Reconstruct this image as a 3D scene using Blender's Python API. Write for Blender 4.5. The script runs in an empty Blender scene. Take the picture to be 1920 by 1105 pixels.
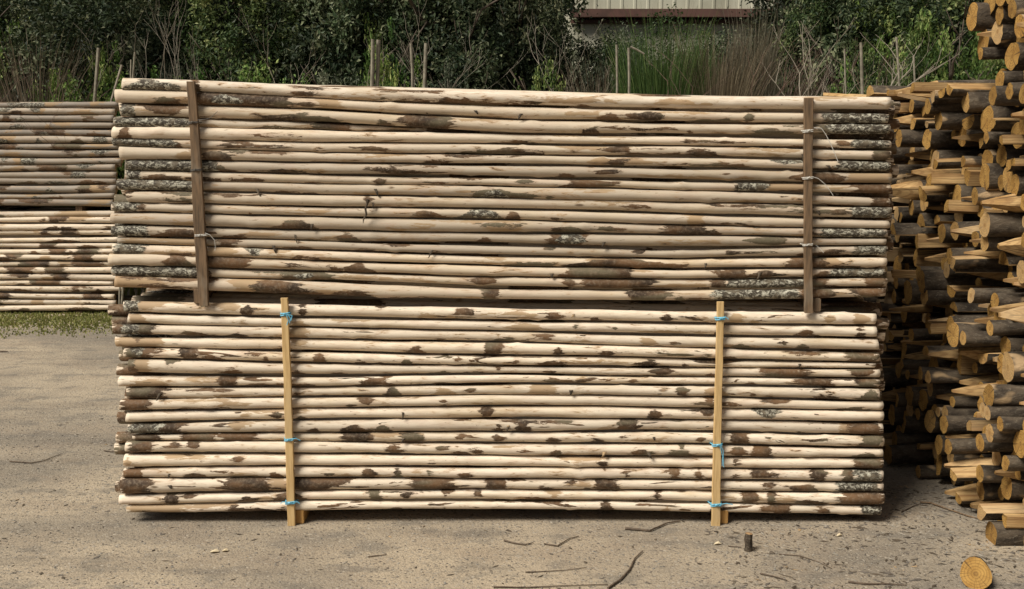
import bpy, math, random
import numpy as np
from mathutils import Vector, Matrix
random.seed(7); rng = np.random.default_rng(7)
C = bpy.context.scene
col = C.collection
PI = math.pi

# ------------------------------------------------------------------ camera, world, sun, exposure
F = 2000.0; TH = math.radians(8.6); H = 2.45
cs, sn = math.cos(TH), math.sin(TH)
cd = bpy.data.cameras.new('camera'); cam = bpy.data.objects.new('camera', cd); col.objects.link(cam)
cam.location = (0, 0, H); cam.rotation_euler = (PI/2 - TH, 0, 0)
cd.sensor_width = 36; cd.lens = 36*F/1920; cd.clip_end = 2000; cd.clip_start = 0.05
C.camera = cam
SD = Vector((-0.80, -0.62, 1.22)).normalized()
w = bpy.data.worlds.new('World'); C.world = w; w.use_nodes = True
nt = w.node_tree; bg = nt.nodes['Background']
sky = nt.nodes.new('ShaderNodeTexSky'); sky.sky_type = 'NISHITA'; sky.sun_disc = False
sky.sun_elevation = math.asin(SD.z); sky.sun_rotation = math.atan2(SD.x, SD.y); sky.dust_density = 3.0
hs = nt.nodes.new('ShaderNodeHueSaturation'); hs.inputs['Saturation'].default_value = 0.3
nt.links.new(sky.outputs[0], hs.inputs['Color']); nt.links.new(hs.outputs[0], bg.inputs['Color'])
bg.inputs['Strength'].default_value = 0.05
sl = bpy.data.lights.new('sun', 'SUN'); so = bpy.data.objects.new('sun', sl); col.objects.link(so)
sl.energy = 5.0; sl.angle = math.radians(24); sl.color = (1, 0.95, 0.86)
so.rotation_euler = (-SD).to_track_quat('-Z', 'Y').to_euler()
C.view_settings.view_transform = 'Standard'; C.view_settings.look = 'None'
C.view_settings.exposure = -0.03; C.view_settings.gamma = 1.0

# ------------------------------------------------------------------ helpers
def unp(u, v, Y):
    a = (u-960)/F; b = (552.5-v)/F
    k = Y/(cs+b*sn)
    return a*k, H+(-sn+b*cs)*k
def gnd(u, v):
    a = (u-960)/F; b = (552.5-v)/F
    k = H/(sn-b*cs)
    return a*k, (cs+b*sn)*k
def tag(o, label=None, cat=None, group=None, kind=None):
    if label: o['label'] = label
    if cat: o['category'] = cat
    if group: o['group'] = group
    if kind: o['kind'] = kind
    return o
def link(name, me, parent=None, mats=()):
    o = bpy.data.objects.new(name, me); col.objects.link(o)
    for m in mats: me.materials.append(m)
    if parent: o.parent = parent
    return o
def empty(name, loc=(0, 0, 0)):
    o = bpy.data.objects.new(name, None); o.location = loc; col.objects.link(o); o.empty_display_size = .1
    return o
def mesh(name, V, Fc, mi=None, smooth=True):
    me = bpy.data.meshes.new(name)
    me.from_pydata([tuple(map(float, v)) for v in V], [], Fc)
    if mi is not None: me.polygons.foreach_set('material_index', mi)
    if smooth: me.polygons.foreach_set('use_smooth', [True]*len(Fc))
    me.update(); return me
def sm_noise(n, cell, r):
    k = max(2, int(n/cell)+2)
    return np.interp(np.linspace(0, k-1, n), np.arange(k), r.uniform(-1, 1, k))
ORD = ['topmost', 'second', 'third', 'fourth', 'fifth', 'sixth', 'seventh', 'eighth', 'ninth', 'tenth', 'eleventh', 'twelfth',
       'thirteenth', 'fourteenth', 'fifteenth', 'sixteenth', 'seventeenth', 'eighteenth', 'nineteenth', 'twentieth',
       'twenty-first', 'twenty-second', 'twenty-third', 'twenty-fourth', 'twenty-fifth', 'twenty-sixth']
def nth(k): return 'first' if k == 0 else ORD[k]

class MB:
    """collects shapes into one mesh"""
    def __init__(s): s.V = []; s.F = []; s.M = []
    def add(s, V, Fc, m=0):
        n = len(s.V); s.V += [tuple(v) for v in V]
        s.F += [tuple(i+n for i in f) for f in Fc]; s.M += [m]*len(Fc)
    def tube(s, pts, rad, sides=8, cap=True, m=0, mcap=None, flat=None, jit=0):
        pts = [Vector(p) for p in pts]; n = len(pts); V = []; Fc = []; M = []
        up = Vector((0.13, 0.07, 1)) if abs((pts[-1]-pts[0]).normalized().z) < .9 else Vector((1, .1, .05))
        for i, p in enumerate(pts):
            t = (pts[min(i+1, n-1)]-pts[max(i-1, 0)]).normalized()
            x = t.cross(up).normalized(); y = x.cross(t)
            r = rad[i] if hasattr(rad, '__len__') else rad
            for k in range(sides):
                a = 2*PI*k/sides
                rr = r*(1+random.uniform(-jit, jit))
                V.append(p+x*math.cos(a)*rr+y*math.sin(a)*rr*(flat or 1))
        for i in range(n-1):
            for k in range(sides):
                Fc.append((i*sides+k, i*sides+(k+1) % sides, (i+1)*sides+(k+1) % sides, (i+1)*sides+k)); M.append(m)
        if cap:
            Fc.append(tuple(range(sides-1, -1, -1))); Fc.append(tuple((n-1)*sides+k for k in range(sides)))
            M += [mcap if mcap is not None else m]*2
        nn = len(s.V); s.V += [tuple(v) for v in V]; s.F += [tuple(i+nn for i in f) for f in Fc]; s.M += M
    def box(s, c, d, m=0, rot=None, bev=0.0):
        x, y, z = [q/2 for q in d]; c = Vector(c)
        b = min(bev, x*.9, y*.9, z*.9)
        if b <= 0:
            V = [Vector((sx*x, sy*y, sz*z)) for sx in (-1, 1) for sy in (-1, 1) for sz in (-1, 1)]
            Fc = [(0, 1, 3, 2), (4, 6, 7, 5), (0, 4, 5, 1), (2, 3, 7, 6), (0, 2, 6, 4), (1, 5, 7, 3)]
        else:   # chamfered along z edges and ends
            V = []; Fc = []
            oct_ = [(x-b, -y), (x, -y+b), (x, y-b), (x-b, y), (-x+b, y), (-x, y-b), (-x, -y+b), (-x+b, -y)]
            for zz, k in ((-z, .93), (-z+b, 1), (z-b, 1), (z, .93)):
                V += [Vector((p*k, q*k, zz)) for p, q in oct_]
            for i in range(3):
                for k in range(8): Fc.append((i*8+k, i*8+(k+1) % 8, (i+1)*8+(k+1) % 8, (i+1)*8+k))
            Fc.append(tuple(range(7, -1, -1))); Fc.append(tuple(range(24, 32)))
        if rot is not None: V = [rot @ v for v in V]
        s.add([v+c for v in V], Fc, m)
    def build(s, name, mats, parent=None, smooth=True):
        me = mesh(name, s.V, s.F, s.M, smooth)
        if smooth:
            try: me.set_sharp_from_angle(angle=math.radians(40))
            except Exception: pass
        return link(name, me, parent, mats if isinstance(mats, (list, tuple)) else [mats])

# ------------------------------------------------------------------ materials
class N:
    def __init__(s, name):
        s.m = bpy.data.materials.new(name); s.m.use_nodes = True; s.t = s.m.node_tree
        s.b = s.t.nodes['Principled BSDF']; s.b.inputs['Roughness'].default_value = .8
        s.b.inputs['Specular IOR Level'].default_value = .25
    def n(s, typ, **kw):
        x = s.t.nodes.new(typ)
        for k, v in kw.items():
            if k.startswith('_'): setattr(x, k[1:], v)
            else:
                s.put(x.inputs[k.replace('__', ' ')], v)
        return x
    def put(s, inp, v):
        if isinstance(v, bpy.types.NodeSocket): s.t.links.new(v, inp)
        else: inp.default_value = v
    def math(s, op, a, b=0.0, clamp=False):
        x = s.t.nodes.new('ShaderNodeMath'); x.operation = op; x.use_clamp = clamp
        s.put(x.inputs[0], a); s.put(x.inputs[1], b); return x.outputs[0]
    def mix(s, f, a, b, bt='MIX'):
        x = s.t.nodes.new('ShaderNodeMix'); x.data_type = 'RGBA'; x.blend_type = bt
        s.put(x.inputs[0], f)
        for i, v in ((6, a), (7, b)):
            if not isinstance(v, bpy.types.NodeSocket): v = tuple(v)+(1,) if len(v) == 3 else v
            s.put(x.inputs[i], v)
        return x.outputs[2]
    def step(s, v, lo, hi):
        x = s.t.nodes.new('ShaderNodeMapRange'); x.interpolation_type = 'SMOOTHSTEP'
        s.put(x.inputs['Value'], v); s.put(x.inputs['From Min'], lo); s.put(x.inputs['From Max'], hi); return x.outputs[0]
    def attr(s, name, obj=False):
        x = s.t.nodes.new('ShaderNodeAttribute'); x.attribute_name = name
        x.attribute_type = 'OBJECT' if obj else 'GEOMETRY'; return x.outputs['Fac']
    def objrand(s): return s.t.nodes.new('ShaderNodeObjectInfo').outputs['Random']
    def coord(s, scale=(1, 1, 1), rand=True, kind='Object'):
        tc = s.t.nodes.new('ShaderNodeTexCoord'); mp = s.t.nodes.new('ShaderNodeMapping')
        s.t.links.new(tc.outputs[kind], mp.inputs['Vector']); mp.inputs['Scale'].default_value = scale
        if rand:
            r = s.math('MULTIPLY', s.objrand(), 137.0)
            cb = s.t.nodes.new('ShaderNodeCombineXYZ')
            s.t.links.new(r, cb.inputs[0]); s.t.links.new(r, cb.inputs[1]); s.t.links.new(r, cb.inputs[2])
            s.t.links.new(cb.outputs[0], mp.inputs['Location'])
        return mp.outputs[0]
    def noise(s, vec, sc, det=3, rough=.55, dist=0):
        x = s.t.nodes.new('ShaderNodeTexNoise'); s.t.links.new(vec, x.inputs['Vector'])
        x.inputs['Scale'].default_value = sc; x.inputs['Detail'].default_value = det
        x.inputs['Roughness'].default_value = rough; x.inputs['Distortion'].default_value = dist; return x.outputs[0]
    def voro(s, vec, sc, feat='F1'):
        x = s.t.nodes.new('ShaderNodeTexVoronoi'); x.feature = feat; s.t.links.new(vec, x.inputs['Vector'])
        x.inputs['Scale'].default_value = sc; return x
    def bump(s, h, strength=.5, dist=.01):
        x = s.t.nodes.new('ShaderNodeBump'); s.put(x.inputs['Height'], h)
        x.inputs['Strength'].default_value = strength; x.inputs['Distance'].default_value = dist
        s.t.links.new(x.outputs[0], s.b.inputs['Normal'])
    def color(s, c): s.put(s.b.inputs['Base Color'], c if isinstance(c, bpy.types.NodeSocket) else tuple(c)+(1,)); return s.m

def mat_pole():
    q = N('peeled_pole'); B = q.attr('bark'); L = q.attr('lichen'); T = q.attr('tan')
    tone = q.attr('tone', True); patch = q.attr('patch', True); grey = q.attr('grey', True)
    c1 = q.coord((1, 1, 1))
    ln = q.coord((.12, 1, 1)); l3 = q.coord((.3, 1, 1))
    # wood: cream with pink and ochre drifts and fine grain
    w1 = q.noise(l3, 7, 4, .6); w2 = q.noise(l3, 16, 3, .6); gr = q.noise(ln, 120, 3, .7)
    pale = q.mix(tone, (.60, .495, .365), (.87, .75, .59))
    wood = q.mix(q.step(w1, .48, .78), pale, (.60, .475, .31))
    wood = q.mix(q.math('MULTIPLY', q.step(w2, .5, .72), .45), wood, (.62, .455, .345))
    wood = q.mix(q.math('MULTIPLY', q.step(q.noise(ln, 45, 3, .6), .5, .75), .4), wood, (.42, .30, .19))
    wood = q.mix(q.math('MULTIPLY', q.step(gr, .5, .78), .32), wood, (.34, .24, .15))
    wood = q.mix(q.math('MULTIPLY', grey, .85), wood, q.mix(w2, (.32, .28, .235), (.125, .105, .088)))
    # knots: sparse dark dots
    vk = q.voro(l3, 11); kn = q.math('MULTIPLY', q.step(vk.outputs['Distance'], .13, .05), q.step(q.noise(c1, 5, 1), .5, .58))
    wood = q.mix(q.math('MULTIPLY', kn, .85), wood, (.12, .07, .035))
    fl = q.noise(q.coord((.2, 1, 1)), 70, 3, .6, .5)
    wood = q.mix(q.math('MULTIPLY', q.step(fl, .64, .72), .75), wood, (.17, .10, .055))
    wood = q.mix(q.math('MULTIPLY', q.step(q.noise(q.coord((.06, 1, 1)), 26, 4, .6), .5, .68), .2), wood, (.46, .36, .26))
    # edge noise for the bark
    e1 = q.noise(q.coord((.16, 1, 1)), 42, 6, .72, .7); e2 = q.noise(q.coord((.28, 1, 1)), 14, 4, .65, .6)
    e = q.math('ADD', q.math('MULTIPLY', q.math('SUBTRACT', e1, .5), 2.6), q.math('MULTIPLY', q.math('SUBTRACT', e2, .5), 2.2))
    # random small patches, amount by pole
    pn = q.noise(q.coord((.16, 1, 1)), 17, 4, .6, .8)
    pth = q.math('SUBTRACT', .79, q.math('MULTIPLY', patch, .24))
    pm = q.math('SUBTRACT', pn, pth)
    tanm = q.step(q.math('ADD', T, e), .32, .5)
    tancol = q.mix(q.noise(l3, 22, 3), (.46, .31, .16), (.30, .20, .11))
    wood = q.mix(q.math('MULTIPLY', tanm, .85), wood, tancol)
    halo = q.step(q.math('ADD', B, q.math('MULTIPLY', e, 1.1)), .10, .42)
    wood = q.mix(q.math('MULTIPLY', halo, .3), wood, (.46, .30, .18))
    bm = q.math('MAXIMUM', q.step(q.math('ADD', B, q.math('MULTIPLY', e, .8)), .44, .465), q.step(pm, -.004, .012))
    bn = q.noise(q.coord((.5, 1, 1)), 9, 3, .6); bf = q.noise(c1, 60, 4, .7)
    bark = q.mix(q.step(bn, .35, .65), (.045, .028, .016), (.17, .095, .046))
    bark = q.mix(q.step(q.noise(l3, 6, 2), .52, .62), bark, (.14, .115, .07))
    bark = q.mix(q.math('MULTIPLY', q.step(bf, .45, .7), .6), bark, (.25, .19, .13))
    # lichen bark
    lm = q.step(q.math('ADD', L, q.math('MULTIPLY', e, .6)), .40, .48)
    ls = q.noise(q.coord((.6, 1, 1)), 55, 5, .8, .8); ls2 = q.noise(c1, 16, 3, .6)
    lich = q.mix(q.step(ls, .49, .58), (.06, .048, .034), (.50, .47, .37))
    lich = q.mix(q.math('MULTIPLY', q.step(ls2, .52, .66), .8), lich, (.15, .12, .08))
    colr = q.mix(bm, wood, bark); colr = q.mix(lm, colr, lich)
    var = q.math('ADD', .80, q.math('MULTIPLY', q.objrand(), .24))
    colr = q.mix(1.0, colr, q.n('ShaderNodeCombineColor', Red=var, Green=var, Blue=var).outputs[0], 'MULTIPLY')
    q.color(colr)
    allb = q.math('MAXIMUM', bm, lm)
    h = q.math('ADD', q.math('MULTIPLY', allb, .5), q.math('ADD', q.math('MULTIPLY', gr, .12), q.math('MULTIPLY', q.math('MULTIPLY', bf, allb), .8)))
    q.bump(h, .6, .006)
    q.b.inputs['Roughness'].default_value = .7
    return q.m
def mat_end():
    q = N('cut_end_grain'); c = q.coord((1, 1, 1))
    q.bump(q.noise(c, 90, 3, .7), .4, .003)
    return q.color(q.mix(q.step(q.noise(c, 25, 3), .35, .7), (.42, .27, .13), (.16, .09, .05)))
def mat_cut(name, c1, c2, c3):
    """sawn end or split face of a log: rings about the local X axis, cracks, stains"""
    q = N(name)
    tc = q.t.nodes.new('ShaderNodeTexCoord'); sp = q.t.nodes.new('ShaderNodeSeparateXYZ'); q.t.links.new(tc.outputs['Object'], sp.inputs[0])
    y2 = q.math('MULTIPLY', sp.outputs[1], sp.outputs[1]); z2 = q.math('MULTIPLY', sp.outputs[2], sp.outputs[2])
    r = q.math('SQRT', q.math('ADD', y2, z2))
    c = q.coord((.25, 1, 1)); w1 = q.noise(c, 14, 3); w2 = q.noise(c, 60, 4, .7)
    rings = q.math('SINE', q.math('ADD', q.math('MULTIPLY', r, 400), q.math('MULTIPLY', w1, 9)))
    cb = q.n('ShaderNodeCombineXYZ', X=q.math('DIVIDE', sp.outputs[1], q.math('ADD', r, .001)), Y=q.math('DIVIDE', sp.outputs[2], q.math('ADD', r, .001)), Z=q.math('MULTIPLY', q.objrand(), 40.0))
    crk = q.math('MULTIPLY', q.step(q.math('ABSOLUTE', q.math('SUBTRACT', q.noise(cb.outputs[0], 2.6, 1), .5)), .022, .008), q.step(r, .012, .03))
    k = q.mix(q.step(w1, .3, .7), c1, c2)
    k = q.mix(q.math('MULTIPLY', q.step(rings, .1, .9), .42), k, c3)
    k = q.mix(q.math('MULTIPLY', crk, .7), k, (.06, .035, .02))
    k = q.mix(q.math('MULTIPLY', q.step(q.objrand(), .65, .98), .45), k, (.36, .28, .18))
    k = q.mix(q.math('MULTIPLY', q.step(r, .022, .008), .5), k, c3)
    k = q.mix(q.math('MULTIPLY', q.step(w2, .5, .75), .5), k, c3)
    var = q.math('ADD', .62, q.math('MULTIPLY', q.objrand(), .5))
    k = q.mix(1.0, k, q.n('ShaderNodeCombineColor', Red=var, Green=var, Blue=var).outputs[0], 'MULTIPLY')
    q.bump(w2, .5, .004); return q.color(k)
def mat_bark():
    q = N('log_bark'); c = q.coord((.5, 1, 1)); n1 = q.noise(c, 12, 4, .6); n2 = q.noise(c, 55, 4, .75, .5)
    k = q.mix(q.step(n1, .35, .65), (.04, .03, .021), (.11, .083, .056))
    k = q.mix(q.math('MULTIPLY', q.step(n2, .5, .68), .6), k, (.20, .168, .122))
    k = q.mix(q.step(q.noise(c, 7, 2), .62, .68), k, (.42, .29, .16))
    q.bump(n2, .8, .012); return q.color(k)
def mat_sawn(name, a, b, st):
    q = N(name); c = q.coord((1, 1, .08)); n1 = q.noise(c, 60, 4, .65); n2 = q.noise(q.coord((1, 1, .5)), 7, 3)
    k = q.mix(q.step(n1, .35, .7), a, b); k = q.mix(q.math('MULTIPLY', q.step(n2, .5, .72), .7), k, st)
    q.bump(n1, .4, .003); return q.color(k)
def mat_plain(name, a, b, sc=30, rough=.7):
    q = N(name); c = q.coord(); q.b.inputs['Roughness'].default_value = rough
    n = q.noise(c, sc, 3); q.bump(n, .4, .003); return q.color(q.mix(q.step(n, .35, .7), a, b))
def mat_leaf(name, dark, mid, light, trans=.25):
    q = N(name); s = q.attr('shade')
    k = q.mix(q.step(s, 0, .6), dark, mid); k = q.mix(q.step(s, .6, 1), k, light)
    hsv = q.n('ShaderNodeHueSaturation', Color=k); r = q.objrand()
    q.put(hsv.inputs['Hue'], q.math('ADD', .475, q.math('MULTIPLY', r, .045)))
    q.put(hsv.inputs['Value'], q.math('ADD', .62, q.math('MULTIPLY', q.math('FRACT', q.math('MULTIPLY', r, 7.3)), .8)))
    q.color(hsv.outputs[0]); q.b.inputs['Roughness'].default_value = .55
    tr = q.t.nodes.new('ShaderNodeBsdfTranslucent'); q.t.links.new(hsv.outputs[0], tr.inputs[0])
    mx = q.t.nodes.new('ShaderNodeMixShader'); mx.inputs[0].default_value = trans
    out = q.t.nodes['Material Output']
    q.t.links.new(q.b.outputs[0], mx.inputs[1]); q.t.links.new(tr.outputs[0], mx.inputs[2]); q.t.links.new(mx.outputs[0], out.inputs[0])
    return q.m
def mat_ground():
    q = N('gravel_yard'); c = q.coord((1, 1, 1), rand=False)
    cx = q.coord((.55, 1, 1), rand=False)
    big = q.noise(cx, .55, 4, .6, .4); med = q.noise(cx, 2.6, 4, .6, .3); fine = q.noise(c, 38, 5, .75); f2 = q.noise(c, 110, 4, .75)
    k = q.mix(q.step(big, .36, .62), (.225, .190, .145), (.425, .345, .243))
    k = q.mix(q.math('MULTIPLY', q.step(med, .45, .72), .6), k, (.27, .21, .15))
    k = q.mix(q.math('MULTIPLY', q.step(q.noise(cx, 5, 4, .6), .50, .66), .6), k, (.145, .13, .108))
    k = q.mix(q.math('MULTIPLY', q.step(q.noise(q.coord((.16, 1, 1), rand=False), 3.2, 4, .6, .5), .55, .62), .25), k, (.15, .12, .09))
    k = q.mix(q.math('MULTIPLY', q.step(fine, .48, .66), .62), k, (.125, .105, .082))
    k = q.mix(q.math('MULTIPLY', q.step(f2, .52, .68), .6), k, (.33, .285, .22))
    v = q.voro(c, 75); vc = q.n('ShaderNodeSeparateColor', Color=v.outputs['Color'])
    k = q.mix(q.step(vc.outputs[0], .86, .9), k, q.mix(vc.outputs[1], (.11, .09, .07), (.38, .33, .26)))
    h = q.math('ADD', q.math('MULTIPLY', fine, .6), q.math('ADD', q.math('MULTIPLY', v.outputs['Distance'], -.4), q.math('MULTIPLY', med, 1.5)))
    q.bump(h, .8, .012); q.b.inputs['Roughness'].default_value = .92
    return q.color(k)

M_POLE = mat_pole(); M_END = mat_end(); M_BARK = mat_bark()
M_CUT = mat_cut('sawn_end', (.58, .34, .095), (.42, .225, .055), (.19, .095, .03))
M_SPLIT = mat_cut('split_face', (.66, .44, .20), (.46, .27, .105), (.26, .135, .055))
M_STAKE_OLD = mat_sawn('weathered_stake', (.20, .128, .072), (.085, .058, .036), (.26, .21, .15))
M_STAKE_NEW = mat_sawn('fresh_batten', (.62, .43, .20), (.46, .30, .13), (.50, .36, .19))
M_BEARER = mat_sawn('orange_bearer', (.50, .28, .09), (.34, .18, .06), (.24, .13, .05))
M_BLUE = mat_plain('blue_twine', (.10, .38, .55), (.22, .52, .66), 90, .5)
M_WHITE = mat_plain('pale_twine', (.62, .60, .54), (.44, .41, .36), 90, .6)
M_TWINE_OLD = mat_plain('dark_twine', (.07, .06, .05), (.17, .16, .14), 90, .7)
M_GROUND = mat_ground()

# ------------------------------------------------------------------ ground
gm = MB(); R = 400
gm.add([(-R, -R, 0), (R, -R, 0), (R, R, 0), (-R, R, 0)], [(0, 1, 2, 3)])
g = gm.build('ground', M_GROUND); tag(g, kind='structure')

# ------------------------------------------------------------------ pole builder
def add_attr(me, name, vals):
    a = me.attributes.new(name, 'FLOAT', 'POINT'); a.data.foreach_set('value', np.asarray(vals, dtype=np.float32))
def pole(name, xs, ys, zs, rs, segs=(), rings=150, sides=16, seed=0, wob=.075):
    """pole along X. segs: (s0, s1, kind, t0, t1) in metres along X; t = 0 at the pole's top, 1 at its underside, on the front"""
    r = np.random.default_rng(seed)
    x0, x1 = xs[0], xs[-1]; X = np.linspace(x0, x1, rings)
    ln = x1-x0
    cy = np.interp(X, xs, ys); cz = np.interp(X, xs, zs); rad = np.interp(X, xs, rs)
    k = np.ones(15)/15
    def smo(a): return np.convolve(np.pad(a, 7, mode='edge'), k, 'valid')
    if rings > 60: cy, cz, rad = smo(cy), smo(cz), smo(rad)
    rad = rad*(1+.10*sm_noise(rings, 60, r)+wob*sm_noise(rings, 9, r)+wob*.5*sm_noise(rings, 3.5, r))
    cz = cz+.0036*sm_noise(rings, 16, r); cy = cy+.003*sm_noise(rings, 12, r)
    A = np.linspace(0, 2*PI, sides, endpoint=False)       # 0 = +Z (top), pi/2 = front (-Y), pi = underside
    ob = [0]*sides
    bump = np.array([sm_noise(rings, 14, r) for _ in range(4)])
    V = np.zeros((rings, sides, 3))
    for j, a in enumerate(A):
        rr = rad*(1+.035*(bump[0]*math.cos(a)+bump[1]*math.sin(a)+bump[2]*math.cos(2*a)+bump[3]*math.sin(2*a)))
        V[:, j, 0] = X; V[:, j, 1] = cy-np.sin(a)*rr; V[:, j, 2] = cz+np.cos(a)*rr
    V[0, :, 0] += r.uniform(-.006, .006)*np.cos(A)+r.uniform(-.006, .006)*np.sin(A)
    V[-1, :, 0] += r.uniform(-.006, .006)*np.cos(A)+r.uniform(-.006, .006)*np.sin(A)
    f = {'b': np.zeros((rings, sides)), 'g': np.zeros((rings, sides)), 'o': np.zeros((rings, sides))}
    T = np.minimum(A, 2*PI-A)/PI
    backs = A > PI
    for (s0, s1, kd, t0, t1) in segs:
        ex = .03 if s1-s0 < .12 else .06
        fx = np.clip(np.minimum(X-s0, s1-X)/ex*.5+.5, 0, 1)
        # patches are lens shaped: narrower toward their ends
        if t0 <= 0.001 and t1 >= .999: ft = np.ones((rings, sides))
        else:
            mid = (s0+s1)/2+r.uniform(-.2, .2)*(s1-s0); hw = (s1-s0)/2
            tap = np.clip(1.15-np.abs(X-mid)/hw*.75, .15, 1)
            tm = (t0+t1)/2 if (t0 > .001 and t1 < .999) else (0 if t0 <= .001 else 1)
            th = ((t1-t0)/2 if (t0 > .001 and t1 < .999) else (t1-t0))*tap
            ft = np.clip((th[:, None]-np.abs(T[None, :]-tm))/.22*.5+.5, 0, 1)
            if r.random() < .6: ft = ft*np.where(backs, 0, 1)[None, :]
        f[kd] = np.maximum(f[kd], fx[:, None]*ft)
    for _ in range(int(ln*r.uniform(1.5, 3.5))):      # knots and branch scars standing proud
        xk, ak, hk, sk = r.uniform(x0, x1), r.uniform(0, 2*PI), r.uniform(.003, .009), r.uniform(.012, .024)
        da = np.abs((A-ak+PI) % (2*PI)-PI)*rad.mean()
        bp = hk*np.exp(-((X[:, None]-xk)/(sk*1.4))**2-(da[None, :]/sk)**2)
        V[:, :, 1] -= np.sin(A)[None, :]*bp; V[:, :, 2] += np.cos(A)[None, :]*bp
    lift = np.clip((np.maximum(f['b'], f['g'])-.4)*4, 0, 1)*.0022
    V[:, :, 1] -= np.sin(A)[None, :]*lift; V[:, :, 2] += np.cos(A)[None, :]*lift
    V = V.reshape(-1, 3); org = V[:sides].mean(0); V = V-org
    Fc = []; mi = []
    for i in range(rings-1):
        for j in range(sides):
            Fc.append((i*sides+j, (i+1)*sides+j, (i+1)*sides+(j+1) % sides, i*sides+(j+1) % sides)); mi.append(0)
    Fc.append(tuple(range(sides))); Fc.append(tuple((rings-1)*sides+j for j in range(sides-1, -1, -1))); mi += [1, 1]
    me = mesh(name, V, Fc, mi)
    me.polygons[-1].use_smooth = False; me.polygons[-2].use_smooth = False
    add_attr(me, 'bark', f['b'].ravel()); add_attr(me, 'lichen', f['g'].ravel()); add_attr(me, 'tan', f['o'].ravel())
    o = link(name, me, None, [M_POLE, M_END]); o.location = org
    return o

YF = 6.45           # front plane of the two bundles
YA = YF+.055
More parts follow.
